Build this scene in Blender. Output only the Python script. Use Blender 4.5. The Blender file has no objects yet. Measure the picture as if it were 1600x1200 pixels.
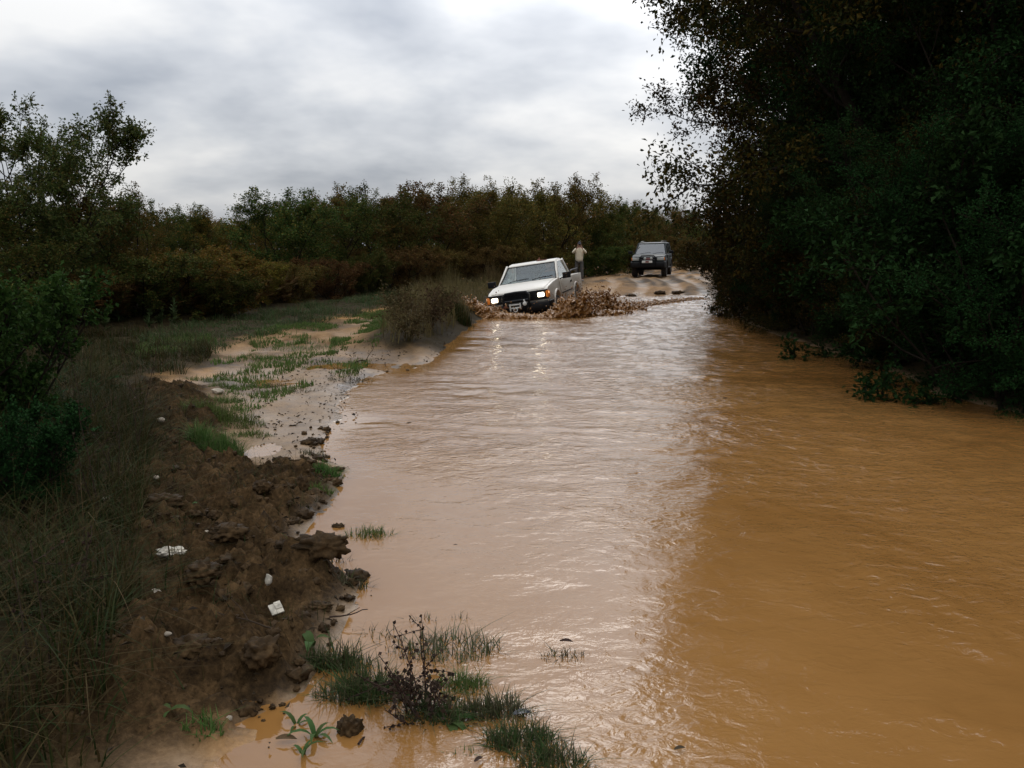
import bpy, bmesh, math, random
import numpy as np
from mathutils import Vector, Matrix, Euler

S = bpy.context.scene
COL = S.collection
R = math.radians

# ------------------------------------------------------------------ camera
PITCH = 8.61
CAM_H = 1.6
F = 1400.0                       # focal length in pixels of the 1600 px wide photograph
cam_d = bpy.data.cameras.new('photo_camera')
cam = bpy.data.objects.new('photo_camera', cam_d)
COL.objects.link(cam)
cam.location = (0, 0, CAM_H)
cam.rotation_euler = (R(90 - PITCH), 0, 0)
cam_d.sensor_fit = 'HORIZONTAL'
cam_d.sensor_width = 36.0
cam_d.lens = 36.0 * F / 1600.0
cam_d.clip_start = 0.05
cam_d.clip_end = 3000
S.camera = cam

# ------------------------------------------------------------------ sky, sun, exposure
SUN_EL, SUN_AZ = 40.0, 12.0      # azimuth east of the view axis (+Y)
sun_dir = Vector((math.sin(R(SUN_AZ)) * math.cos(R(SUN_EL)), math.cos(R(SUN_AZ)) * math.cos(R(SUN_EL)), math.sin(R(SUN_EL))))
W = bpy.data.worlds.new('World')
S.world = W
W.use_nodes = True
nt = W.node_tree
for n in list(nt.nodes):
    nt.nodes.remove(n)


def N(tree, typ, **kw):
    n = tree.nodes.new(typ)
    for k, v in kw.items():
        if k.startswith('i_'):
            n.inputs[k[2:].replace('_', ' ')].default_value = v
        else:
            setattr(n, k, v)
    return n


def L(tree, a, b):
    tree.links.new(a, b)


def M_(tree, op, a, b=None, clamp=False):
    n = tree.nodes.new('ShaderNodeMath')
    n.operation = op
    n.use_clamp = clamp
    for i, v in enumerate((a, b)):
        if v is None:
            continue
        if isinstance(v, (int, float)):
            n.inputs[i].default_value = v
        else:
            tree.links.new(v, n.inputs[i])
    return n.outputs[0]


def MIX(tree, fac, a, b, blend='MIX'):
    n = tree.nodes.new('ShaderNodeMix')
    n.data_type = 'RGBA'
    n.blend_type = blend
    for s, v in ((n.inputs[0], fac), (n.inputs[6], a), (n.inputs[7], b)):
        if isinstance(v, (int, float)):
            s.default_value = v
        elif isinstance(v, tuple):
            s.default_value = v if len(v) == 4 else (*v, 1)
        else:
            tree.links.new(v, s)
    return n.outputs[2]


def RAMP(tree, fac, stops, interp='LINEAR'):
    n = tree.nodes.new('ShaderNodeValToRGB')
    n.color_ramp.interpolation = interp
    el = n.color_ramp.elements
    while len(el) > 1:
        el.remove(el[-1])
    for i, (p, c) in enumerate(stops):
        e = el[0] if i == 0 else el.new(p)
        e.position = p
        c = (c, c, c) if isinstance(c, (int, float)) else c
        e.color = (*c, 1)
    if fac is not None:
        tree.links.new(fac, n.inputs[0])
    return n.outputs[0]


def NOISE(tree, vec, scale, detail=4, rough=0.5, dist=0.0):
    n = tree.nodes.new('ShaderNodeTexNoise')
    n.inputs['Scale'].default_value = scale
    n.inputs['Detail'].default_value = detail
    n.inputs['Roughness'].default_value = rough
    n.inputs['Distortion'].default_value = dist
    if vec is not None:
        tree.links.new(vec, n.inputs['Vector'])
    return n.outputs[0]


def MAPV(tree, vec, scale=(1, 1, 1), loc=(0, 0, 0), rot=(0, 0, 0)):
    n = tree.nodes.new('ShaderNodeMapping')
    n.inputs['Scale'].default_value = scale
    n.inputs['Location'].default_value = loc
    n.inputs['Rotation'].default_value = rot
    tree.links.new(vec, n.inputs['Vector'])
    return n.outputs[0]


tc = N(nt, 'ShaderNodeTexCoord')
sky = N(nt, 'ShaderNodeTexSky', sky_type='NISHITA', sun_disc=False)
sky.sun_elevation = R(SUN_EL)
sky.sun_rotation = R(SUN_AZ)
sky.air_density = 1.0
sky.dust_density = 2.0
sep = N(nt, 'ShaderNodeSeparateXYZ')
L(nt, tc.outputs['Generated'], sep.inputs[0])
z = M_(nt, 'MAXIMUM', sep.outputs[2], 0.0)
den = M_(nt, 'ADD', z, 0.30)
cmb = N(nt, 'ShaderNodeCombineXYZ')
L(nt, M_(nt, 'DIVIDE', sep.outputs[0], den), cmb.inputs[0])
L(nt, M_(nt, 'DIVIDE', sep.outputs[1], den), cmb.inputs[1])
cv = MAPV(nt, cmb.outputs[0], (1.0, 0.95, 1), (5.6, 2.9, 0.4))
n1 = NOISE(nt, cv, 1.5, 5, 0.5, 0.2)
n2 = NOISE(nt, MAPV(nt, cmb.outputs[0], (1.2, 1.3, 1), (7.3, 0.2, 2.0)), 2.6, 4, 0.5, 0.1)
cl = M_(nt, 'ADD', M_(nt, 'MULTIPLY', n1, 0.68), M_(nt, 'MULTIPLY', n2, 0.32))
cloud = RAMP(nt, cl, [(0.38, (0.46, 0.50, 0.57)), (0.49, (0.71, 0.74, 0.79)), (0.60, (1.0, 1.0, 1.0))])
# overcast sky: brighter with elevation, broad bright patch where the sun stands behind the cloud
elev = M_(nt, 'ADD', M_(nt, 'MULTIPLY', z, 14.0), 6.7)
dot = N(nt, 'ShaderNodeVectorMath', operation='DOT_PRODUCT')
L(nt, tc.outputs['Generated'], dot.inputs[0])
dot.inputs[1].default_value = sun_dir
gl = M_(nt, 'POWER', M_(nt, 'MAXIMUM', dot.outputs['Value'], 0.0), 15.0)
lum = M_(nt, 'ADD', elev, M_(nt, 'MULTIPLY', gl, 15.5))
mulc = N(nt, 'ShaderNodeVectorMath', operation='SCALE')
L(nt, cloud, mulc.inputs[0])
L(nt, lum, mulc.inputs['Scale'])
skycol = MIX(nt, 0.93, sky.outputs[0], mulc.outputs[0])
bg = N(nt, 'ShaderNodeBackground')
bg.inputs['Strength'].default_value = 0.1
L(nt, skycol, bg.inputs['Color'])
out = N(nt, 'ShaderNodeOutputWorld')
L(nt, bg.outputs[0], out.inputs[0])

sd = bpy.data.lights.new('sun', 'SUN')
sd.energy = 0.5
sd.angle = R(25)
sd.color = (1.0, 0.96, 0.9)
so = bpy.data.objects.new('sun', sd)
COL.objects.link(so)
so.rotation_euler = (-sun_dir).to_track_quat('-Z', 'Y').to_euler()
so.location = (0, 0, 50)

S.view_settings.view_transform = 'Standard'
S.view_settings.look = 'None'
S.view_settings.gamma = 1
S.view_settings.use_curve_mapping = False
S.view_settings.exposure = 0.0
S.render.engine = 'CYCLES'
S.cycles.use_denoising = True
S.cycles.max_bounces = 6
S.cycles.diffuse_bounces = 3
S.cycles.glossy_bounces = 3
S.cycles.transparent_max_bounces = 8
S.cycles.sample_clamp_indirect = 6


# ------------------------------------------------------------------ helpers
def ground_at(u, v, zz=0.0):
    """World point on the level z=zz that the photograph shows at pixel (u, v)."""
    a, b = (u - 800) / F, (600 - v) / F
    p = R(PITCH)
    dy = math.cos(p) + b * math.sin(p)
    dz = -math.sin(p) + b * math.cos(p)
    t = (zz - CAM_H) / dz
    return (a * t, dy * t)


def hash2(ix, iy, seed):
    h = (ix.astype(np.int64) * 374761393 + iy.astype(np.int64) * 668265263 + seed * 1274126177) & 0xFFFFFFFF
    h = ((h ^ (h >> 13)) * 1274126177) & 0xFFFFFFFF
    h = (h ^ (h >> 16)) & 0xFFFFFFFF
    return h.astype(np.float64) / 4294967295.0


def vn(x, y, seed=0):
    ix, iy = np.floor(x), np.floor(y)
    fx, fy = x - ix, y - iy
    fx = fx * fx * fx * (fx * (fx * 6 - 15) + 10)
    fy = fy * fy * fy * (fy * (fy * 6 - 15) + 10)
    ix, iy = ix.astype(np.int64), iy.astype(np.int64)
    a, b = hash2(ix, iy, seed), hash2(ix + 1, iy, seed)
    c, d = hash2(ix, iy + 1, seed), hash2(ix + 1, iy + 1, seed)
    return (a + (b - a) * fx) * (1 - fy) + (c + (d - c) * fx) * fy


def fbm(x, y, seed=0, oct=4, gain=0.5):
    s, a, t = 0.0, 1.0, 0.0
    for i in range(oct):
        c, q = math.cos(i * 0.7), math.sin(i * 0.7)
        s = s + a * vn((x * c - y * q) * 2.03 ** i + 13.7 * i, (x * q + y * c) * 2.03 ** i + 7.1 * i, seed + i)
        t += a
        a *= gain
    return s / t


def billow(x, y, seed=0, oct=4, gain=0.5):
    s, a, t = 0.0, 1.0, 0.0
    for i in range(oct):
        c, q = math.cos(i * 0.9), math.sin(i * 0.9)
        s = s + a * np.abs(2 * vn((x * c - y * q) * 2.1 ** i + 3.7 * i, (x * q + y * c) * 2.1 ** i + 17.1 * i, seed + i) - 1)
        t += a
        a *= gain
    return s / t


def sst(a, b, x):
    t = np.clip((x - a) / (b - a), 0, 1)
    return t * t * (3 - 2 * t)


def seg_dist(P, X, Y, closed=False):
    d = np.full(X.shape, 1e9)
    n = len(P)
    for i in range(n if closed else n - 1):
        (x0, y0), (x1, y1) = P[i], P[(i + 1) % n]
        dx, dy = x1 - x0, y1 - y0
        t = np.clip(((X - x0) * dx + (Y - y0) * dy) / (dx * dx + dy * dy + 1e-12), 0, 1)
        d = np.minimum(d, (X - x0 - t * dx) ** 2 + (Y - y0 - t * dy) ** 2)
    return np.sqrt(d)


def poly_sd(P, X, Y):
    """signed distance, negative inside"""
    d = seg_dist(P, X, Y, True)
    ins = np.zeros(X.shape, bool)
    n = len(P)
    for i in range(n):
        (x0, y0), (x1, y1) = P[i], P[(i + 1) % n]
        if y0 == y1:
            continue
        c = ((y0 > Y) != (y1 > Y)) & (X < (x1 - x0) * (Y - y0) / (y1 - y0) + x0)
        ins ^= c
    return np.where(ins, -d, d)


def PX(*uv):
    return [ground_at(u, v) for u, v in uv]


def mesh_np(name, V, faces, smooth=False, mats=()):
    """V (n,3); faces: list of (m,k) index arrays"""
    me = bpy.data.meshes.new(name)
    V = np.asarray(V, np.float32)
    me.vertices.add(len(V))
    me.vertices.foreach_set('co', V.ravel())
    faces = [np.asarray(f, np.int32) for f in faces if len(f)]
    tot = sum(f.size for f in faces)
    nf = sum(len(f) for f in faces)
    me.loops.add(tot)
    me.polygons.add(nf)
    me.loops.foreach_set('vertex_index', np.concatenate([f.ravel() for f in faces]))
    ls = np.concatenate([np.full(len(f), f.shape[1], np.int32) for f in faces])
    me.polygons.foreach_set('loop_start', np.concatenate([[0], np.cumsum(ls)[:-1]]).astype(np.int32))
    me.update(calc_edges=True)
    me.polygons.foreach_set('use_smooth', np.full(nf, smooth, bool))
    for m in mats:
        me.materials.append(m)
    me.validate()
    return me


def obj(name, me, parent=None, loc=(0, 0, 0), rot=(0, 0, 0)):
    o = bpy.data.objects.new(name, me)
    COL.objects.link(o)
    o.parent = parent
    o.location = loc
    o.rotation_euler = rot
    return o


def empty(name, loc, rot=(0, 0, 0)):
    o = bpy.data.objects.new(name, None)
    COL.objects.link(o)
    o.empty_display_size = 0.2
    o.location = loc
    o.rotation_euler = rot
    return o


def tag(o, label=None, cat=None, group=None, kind=None):
    for k, v in (('label', label), ('category', cat), ('group', group), ('kind', kind)):
        if v:
            o[k] = v
    return o


class MB:
    """collects shapes, builds one mesh"""
    def __init__(s):
        s.v, s.f = [], []

    def add(s, V, Fs):
        b = len(s.v)
        s.v += [tuple(p) for p in V]
        s.f += [tuple(i + b for i in f) for f in Fs]
        return s

    def box(s, c, d, rot=None):
        x, y, z = d[0] / 2, d[1] / 2, d[2] / 2
        V = [Vector((sx * x, sy * y, sz * z)) for sz in (-1, 1) for sx, sy in ((-1, -1), (1, -1), (1, 1), (-1, 1))]
        if rot is not None:
            m = Euler(rot).to_matrix()
            V = [m @ p for p in V]
        V = [p + Vector(c) for p in V]
        return s.add(V, [(3, 2, 1, 0), (4, 5, 6, 7), (0, 1, 5, 4), (1, 2, 6, 5), (2, 3, 7, 6), (3, 0, 4, 7)])

    def beam(s, a, b, w, h, up=(0, 0, 1)):
        a, b = Vector(a), Vector(b)
        d = (b - a).normalized()
        sd_ = d.cross(Vector(up)).normalized()
        u = sd_.cross(d)
        V = [p + sd_ * sx * w / 2 + u * sz * h / 2 for p in (a, b) for sx, sz in ((-1, -1), (1, -1), (1, 1), (-1, 1))]
        return s.add(V, [(3, 2, 1, 0), (4, 5, 6, 7), (0, 1, 5, 4), (1, 2, 6, 5), (2, 3, 7, 6), (3, 0, 4, 7)])

    def tube(s, pts, r, n=8, caps=True):
        pts = [Vector(p) for p in pts]
        rs = r if isinstance(r, (list, tuple)) else [r] * len(pts)
        V, Fs = [], []
        prev = None
        for i, p in enumerate(pts):
            d = (pts[min(i + 1, len(pts) - 1)] - pts[max(i - 1, 0)]).normalized()
            if prev is None:
                a = d.orthogonal().normalized()
            else:
                a = (prev - d * prev.dot(d)).normalized()
            prev = a
            b = d.cross(a)
            for k in range(n):
                t = 2 * math.pi * k / n
                V.append(p + (a * math.cos(t) + b * math.sin(t)) * rs[i])
        for i in range(len(pts) - 1):
            for k in range(n):
                Fs.append((i * n + k, i * n + (k + 1) % n, (i + 1) * n + (k + 1) % n, (i + 1) * n + k))
        if caps:
            Fs.append(tuple(reversed(range(n))))
            Fs.append(tuple(range((len(pts) - 1) * n, len(pts) * n)))
        return s.add(V, Fs)

    def lathe(s, prof, c, axis='Y', n=24):
        V, Fs = [], []
        m = len(prof)
        for k in range(n):
            t = 2 * math.pi * k / n
            for r, h in prof:
                a, b = r * math.cos(t), r * math.sin(t)
                p = {'Y': (a, h, b), 'X': (h, a, b), 'Z': (a, b, h)}[axis]
                V.append((p[0] + c[0], p[1] + c[1], p[2] + c[2]))
        for k in range(n):
            for i in range(m - 1):
                Fs.append((k * m + i, ((k + 1) % n) * m + i, ((k + 1) % n) * m + i + 1, k * m + i + 1))
        return s.add(V, Fs)

    def quad(s, a, b, c, d, th=0.005):
        a, b, c, d = map(Vector, (a, b, c, d))
        n = (b - a).cross(d - a).normalized() * th
        V = [a, b, c, d, a - n, b - n, c - n, d - n]
        return s.add(V, [(0, 1, 2, 3), (7, 6, 5, 4), (0, 4, 5, 1), (1, 5, 6, 2), (2, 6, 7, 3), (3, 7, 4, 0)])

    def prism(s, outline, y0, y1, wfun=None):
        """(x,z) outline extruded between y0 and y1"""
        n = len(outline)
        V = [(x, y0 if wfun is None else -wfun(x, z), z) for x, z in outline] + [(x, y1 if wfun is None else wfun(x, z), z) for x, z in outline]
        Fs = [tuple(range(n)), tuple(reversed(range(n, 2 * n)))]
        for i in range(n):
            j = (i + 1) % n
            Fs.append((i, i + n, j + n, j))
        return s.add(V, Fs)

    def build(s, name, mat, parent=None, smooth=False, bevel=0.0, seg=2, ang=35, loc=(0, 0, 0), rot=(0, 0, 0)):
        me = bpy.data.meshes.new(name)
        me.from_pydata(s.v, [], s.f)
        bm = bmesh.new()
        bm.from_mesh(me)
        bmesh.ops.recalc_face_normals(bm, faces=bm.faces)
        if bevel:
            es = [e for e in bm.edges if len(e.link_faces) == 2 and e.calc_face_angle(0) > R(ang)]
            bmesh.ops.bevel(bm, geom=es, offset=bevel, segments=seg, affect='EDGES', profile=0.6, clamp_overlap=True)
        big = [f for f in bm.faces if len(f.verts) > 4]
        if big:
            bmesh.ops.triangulate(bm, faces=big)
        bm.to_mesh(me)
        bm.free()
        if smooth or bevel:
            me.polygons.foreach_set('use_smooth', [True] * len(me.polygons))
            me.set_sharp_from_angle(angle=R(40))
        me.materials.append(mat)
        return obj(name, me, parent, loc, rot)


# ------------------------------------------------------------------ materials
def new_mat(name):
    m = bpy.data.materials.new(name)
    m.use_nodes = True
    t = m.node_tree
    b = t.nodes['Principled BSDF']
    return m, t, b


def simple(name, col, rough=0.5, metal=0.0, spec=0.5, var=0.15, scale=8.0, bump=0.0):
    m, t, b = new_mat(name)
    c = N(t, 'ShaderNodeTexCoord')
    n = NOISE(t, c.outputs['Object'], scale, 5, 0.6)
    lo = tuple(x * (1 - var) for x in col)
    hi = tuple(min(1, x * (1 + var)) for x in col)
    L(t, RAMP(t, n, [(0.3, lo), (0.7, hi)]), b.inputs['Base Color'])
    b.inputs['Roughness'].default_value = rough
    b.inputs['Metallic'].default_value = metal
    b.inputs['Specular IOR Level'].default_value = spec
    if bump:
        bp = N(t, 'ShaderNodeBump')
        bp.inputs['Strength'].default_value = bump
        bp.inputs['Distance'].default_value = 0.01
        L(t, n, bp.inputs['Height'])
        L(t, bp.outputs[0], b.inputs['Normal'])
    return m


def leafy(name, stops, rough=0.45, trans=0.25, spec=0.35, objvar=0.25):
    """foliage: every leaf its own tint"""
    m, t, b = new_mat(name)
    g = N(t, 'ShaderNodeNewGeometry')
    oi = N(t, 'ShaderNodeObjectInfo')
    col = RAMP(t, g.outputs['Random Per Island'], [(i / max(1, len(stops) - 1), c) for i, c in enumerate(stops)])
    c = N(t, 'ShaderNodeTexCoord')
    pn = NOISE(t, c.outputs['Object'], 1.3, 3, 0.5)
    hv = N(t, 'ShaderNodeHueSaturation')
    L(t, col, hv.inputs['Color'])
    L(t, M_(t, 'ADD', M_(t, 'MULTIPLY', oi.outputs['Random'], 0.05), 0.475), hv.inputs['Hue'])
    L(t, M_(t, 'ADD', M_(t, 'ADD', M_(t, 'MULTIPLY', oi.outputs['Random'], objvar), M_(t, 'MULTIPLY', pn, 0.8)), 0.6 - objvar / 2), hv.inputs['Value'])
    L(t, hv.outputs[0], b.inputs['Base Color'])
    b.inputs['Roughness'].default_value = max(rough, 0.6)
    b.inputs['Specular IOR Level'].default_value = spec * 0.22
    tr = N(t, 'ShaderNodeBsdfTranslucent')
    L(t, hv.outputs[0], tr.inputs['Color'])
    mx = N(t, 'ShaderNodeMixShader')
    mx.inputs[0].default_value = trans
    L(t, b.outputs[0], mx.inputs[1])
    L(t, tr.outputs[0], mx.inputs[2])
    L(t, mx.outputs[0], t.nodes['Material Output'].inputs['Surface'])
    return m


MAT = {}
MAT['bark'] = simple('bark', (0.018, 0.014, 0.010), 0.95, spec=0.06, var=0.4, scale=14, bump=0.6)
MAT['leaf_oak'] = leafy('leaf_dark_oak', [(0.015, 0.018, 0.005), (0.024, 0.025, 0.007), (0.034, 0.026, 0.007), (0.065, 0.036, 0.010)], 0.6, 0.10, 0.10)
MAT['leaf_holm'] = leafy('leaf_holm_green', [(0.008, 0.021, 0.006), (0.012, 0.030, 0.008), (0.017, 0.040, 0.011)], 0.6, 0.10, 0.10)
MAT['leaf_heath'] = leafy('leaf_heath', [(0.02, 0.035, 0.014), (0.035, 0.05, 0.02)], 0.6, 0.15, 0.2)
MAT['leaf_green'] = leafy('leaf_scrub_green', [(0.028, 0.050, 0.011), (0.045, 0.070, 0.016), (0.066, 0.078, 0.018), (0.12, 0.085, 0.02)], 0.6, 0.2, 0.14)
MAT['leaf_olive'] = leafy('leaf_scrub_olive', [(0.045, 0.050, 0.012), (0.080, 0.070, 0.018), (0.11, 0.076, 0.02), (0.15, 0.075, 0.02)], 0.6, 0.2, 0.14)
MAT['leaf_yellow'] = leafy('leaf_yellowing', [(0.07, 0.08, 0.014), (0.13, 0.11, 0.02), (0.18, 0.11, 0.02), (0.09, 0.10, 0.02)], 0.6, 0.25, 0.14)
MAT['leaf_bush'] = leafy('leaf_bush', [(0.014, 0.034, 0.007), (0.024, 0.050, 0.010), (0.036, 0.062, 0.014)], 0.6, 0.2, 0.2)
MAT['leaf_brown'] = leafy('leaf_bracken_brown', [(0.055, 0.032, 0.011), (0.09, 0.050, 0.016), (0.12, 0.072, 0.022), (0.055, 0.056, 0.016)], 0.7, 0.2, 0.15)
MAT['leaf_tall'] = leafy('leaf_tall_tree', [(0.03, 0.046, 0.011), (0.048, 0.064, 0.015), (0.066, 0.075, 0.02), (0.085, 0.06, 0.018)], 0.5, 0.25, 0.35)
MAT['grass_green'] = leafy('grass_green', [(0.05, 0.085, 0.02), (0.07, 0.12, 0.028), (0.09, 0.14, 0.035), (0.12, 0.12, 0.05)], 0.45, 0.3, 0.35)
MAT['grass_dark'] = leafy('grass_dark_verge', [(0.013, 0.022, 0.006), (0.024, 0.033, 0.009), (0.058, 0.039, 0.016), (0.034, 0.023, 0.010)], 0.6, 0.25, 0.25)
MAT['grass_strip'] = leafy('grass_strip', [(0.03, 0.05, 0.016), (0.05, 0.075, 0.022), (0.06, 0.06, 0.03), (0.09, 0.07, 0.04)], 0.5, 0.3, 0.25)
MAT['grass_dry'] = leafy('grass_dry', [(0.11, 0.075, 0.035), (0.075, 0.05, 0.025), (0.14, 0.10, 0.048), (0.06, 0.05, 0.02)], 0.65, 0.25, 0.2)
MAT['grass_drown'] = leafy('grass_drowned', [(0.06, 0.075, 0.03), (0.10, 0.085, 0.05), (0.05, 0.045, 0.025), (0.08, 0.10, 0.035)], 0.4, 0.25, 0.4)
MAT['twig_dark'] = leafy('twig_dark', [(0.025, 0.017, 0.013), (0.04, 0.028, 0.02), (0.055, 0.035, 0.025)], 0.7, 0.0, 0.2)
MAT['twig_brown'] = leafy('twig_brown', [(0.07, 0.048, 0.024), (0.10, 0.07, 0.034), (0.05, 0.042, 0.018)], 0.8, 0.1, 0.2)
MAT['leaf_plant'] = leafy('leaf_broad', [(0.04, 0.075, 0.02), (0.06, 0.10, 0.028)], 0.35, 0.25, 0.45)
MAT['leaf_mullein'] = leafy('leaf_mullein', [(0.045, 0.068, 0.026), (0.06, 0.085, 0.034)], 0.7, 0.2, 0.2)
MAT['leaf_orange'] = leafy('leaf_dead_orange', [(0.22, 0.08, 0.025), (0.16, 0.06, 0.02)], 0.5, 0.2, 0.3)


def mk_mud(name, dark, mid, light, rough_lo=0.3, rough_hi=0.75, scale=6):
    m, t, b = new_mat(name)
    c = N(t, 'ShaderNodeTexCoord')
    n = NOISE(t, c.outputs['Object'], scale, 8, 0.62)
    n2 = NOISE(t, c.outputs['Object'], scale * 9, 5, 0.6)
    mixn = M_(t, 'ADD', M_(t, 'MULTIPLY', n, 0.65), M_(t, 'MULTIPLY', n2, 0.35))
    L(t, RAMP(t, mixn, [(0.34, dark), (0.5, mid), (0.66, light)]), b.inputs['Base Color'])
    L(t, RAMP(t, n, [(0.35, rough_lo), (0.62, rough_hi)]), b.inputs['Roughness'])
    b.inputs['Specular IOR Level'].default_value = 0.08
    bp = N(t, 'ShaderNodeBump')
    bp.inputs['Strength'].default_value = 0.8
    bp.inputs['Distance'].default_value = 0.02
    L(t, mixn, bp.inputs['Height'])
    L(t, bp.outputs[0], b.inputs['Normal'])
    return m


MAT['clod'] = mk_mud('mud_clod', (0.016, 0.010, 0.005), (0.043, 0.026, 0.012), (0.09, 0.054, 0.025), 0.4, 0.9)


def mk_ground():
    m, t, b = new_mat('ground')
    c = N(t, 'ShaderNodeTexCoord')
    P = c.outputs['Object']

    def at(nm):
        a = N(t, 'ShaderNodeAttribute')
        a.attribute_name = nm
        return a.outputs['Fac']
    big = NOISE(t, P, 0.9, 6, 0.6)
    med = NOISE(t, P, 6.0, 7, 0.65)
    fine = NOISE(t, P, 45.0, 5, 0.6)
    mf = M_(t, 'ADD', M_(t, 'MULTIPLY', med, 0.6), M_(t, 'MULTIPLY', fine, 0.4))
    pale = RAMP(t, mf, [(0.34, (0.11, 0.068, 0.034)), (0.5, (0.205, 0.132, 0.072)), (0.68, (0.28, 0.19, 0.11))])
    ridge = RAMP(t, mf, [(0.36, (0.013, 0.008, 0.004)), (0.5, (0.045, 0.027, 0.012)), (0.66, (0.108, 0.064, 0.029))])
    ochre = RAMP(t, mf, [(0.34, (0.17, 0.09, 0.03)), (0.5, (0.29, 0.155, 0.055)), (0.66, (0.36, 0.21, 0.085))])
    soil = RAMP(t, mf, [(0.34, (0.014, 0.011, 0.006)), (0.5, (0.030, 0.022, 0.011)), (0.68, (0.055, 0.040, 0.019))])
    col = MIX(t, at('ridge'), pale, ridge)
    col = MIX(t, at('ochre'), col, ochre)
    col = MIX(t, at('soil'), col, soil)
    L(t, col, b.inputs['Base Color'])
    wet = at('wet')
    rr = M_(t, 'SUBTRACT', 0.80, M_(t, 'MULTIPLY', wet, 0.62))
    rr = M_(t, 'ADD', rr, M_(t, 'MULTIPLY', M_(t, 'SUBTRACT', med, 0.5), 0.5))
    L(t, M_(t, 'MAXIMUM', rr, 0.07), b.inputs['Roughness'])
    L(t, M_(t, 'ADD', 0.03, M_(t, 'MULTIPLY', wet, 0.45)), b.inputs['Specular IOR Level'])
    bp = N(t, 'ShaderNodeBump')
    bp.inputs['Distance'].default_value = 0.03
    L(t, M_(t, 'SUBTRACT', 1.0, M_(t, 'MULTIPLY', wet, 0.85)), bp.inputs['Strength'])
    L(t, mf, bp.inputs['Height'])
    L(t, bp.outputs[0], b.inputs['Normal'])
    return m


def mk_water():
    m, t, b = new_mat('muddy_water')
    c = N(t, 'ShaderNodeTexCoord')
    P = c.outputs['Object']
    silt = NOISE(t, MAPV(t, P, (0.5, 0.3, 1)), 1.1, 5, 0.6, 0.6)
    L(t, RAMP(t, silt, [(0.3, (0.205, 0.095, 0.025)), (0.5, (0.25, 0.122, 0.036)), (0.72, (0.285, 0.145, 0.046))]), b.inputs['Base Color'])
    b.inputs['Roughness'].default_value = 0.045
    b.inputs['IOR'].default_value = 1.55
    b.inputs['Specular IOR Level'].default_value = 0.5
    r1 = NOISE(t, MAPV(t, P, (2.3, 3.0, 1), rot=(0, 0, 0.25)), 3.4, 4, 0.55, 0.8)
    r2 = NOISE(t, MAPV(t, P, (1.6, 2.0, 1), rot=(0, 0, -0.45)), 9.0, 3, 0.5, 1.0)
    calm = NOISE(t, P, 0.55, 3, 0.5)
    gust = RAMP(t, calm, [(0.36, 0.22), (0.60, 1.15)])
    # ripples run out from the ford, so they are shallower where the pond is still
    a = N(t, 'ShaderNodeAttribute')
    a.attribute_name = 'chop'
    k = M_(t, 'MULTIPLY', gust, a.outputs['Fac'])
    h = M_(t, 'MULTIPLY', M_(t, 'ADD', M_(t, 'MULTIPLY', r1, 0.8), M_(t, 'MULTIPLY', r2, 0.3)), k)
    bp = N(t, 'ShaderNodeBump')
    bp.inputs['Strength'].default_value = 1.0
    bp.inputs['Distance'].default_value = 0.027
    L(t, h, bp.inputs['Height'])
    L(t, bp.outputs[0], b.inputs['Normal'])
    return m


MAT['ground'] = mk_ground()
MAT['water'] = mk_water()
m, t, b = new_mat('splash_water')
c = N(t, 'ShaderNodeTexCoord')
n = NOISE(t, c.outputs['Object'], 9, 6, 0.6)
L(t, RAMP(t, n, [(0.35, (0.16, 0.070, 0.015)), (0.55, (0.26, 0.120, 0.030)), (0.75, (0.40, 0.21, 0.07))]), b.inputs['Base Color'])
b.inputs['Roughness'].default_value = 0.16
bp = N(t, 'ShaderNodeBump')
bp.inputs['Strength'].default_value = 0.7
bp.inputs['Distance'].default_value = 0.03
L(t, n, bp.inputs['Height'])
L(t, bp.outputs[0], b.inputs['Normal'])
MAT['splash'] = m


def mk_paint(name, col, rough, mud_h, mud_fac=1.0):
    """car paint with mud thrown up the sides"""
    m, t, b = new_mat(name)
    c = N(t, 'ShaderNodeTexCoord')
    P = c.outputs['Object']
    s = N(t, 'ShaderNodeSeparateXYZ')
    L(t, P, s.inputs[0])
    n = NOISE(t, P, 3.0, 8, 0.65)
    n2 = NOISE(t, P, 22.0, 5, 0.6)
    edge = M_(t, 'ADD', M_(t, 'SUBTRACT', mud_h, s.outputs[2]), M_(t, 'MULTIPLY', M_(t, 'SUBTRACT', n, 0.5), 1.1))
    fac = RAMP(t, M_(t, 'ADD', M_(t, 'MULTIPLY', edge, 1.6), M_(t, 'MULTIPLY', M_(t, 'SUBTRACT', n2, 0.5), 0.6)), [(0.0, 0.04 * mud_fac), (0.28, 0.35 * mud_fac), (0.7, 0.85 * mud_fac)])
    mud = RAMP(t, n2, [(0.3, (0.12, 0.06, 0.025)), (0.7, (0.25, 0.135, 0.06))])
    L(t, MIX(t, fac, tuple(col), mud), b.inputs['Base Color'])
    L(t, M_(t, 'ADD', rough, M_(t, 'MULTIPLY', fac, 0.4)), b.inputs['Roughness'])
    b.inputs['Coat Weight'].default_value = 0.0
    b.inputs['Specular IOR Level'].default_value = 0.35 if col[0] > 0.1 else 0.16
    b.inputs['Coat Roughness'].default_value = 0.15
    return m


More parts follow.
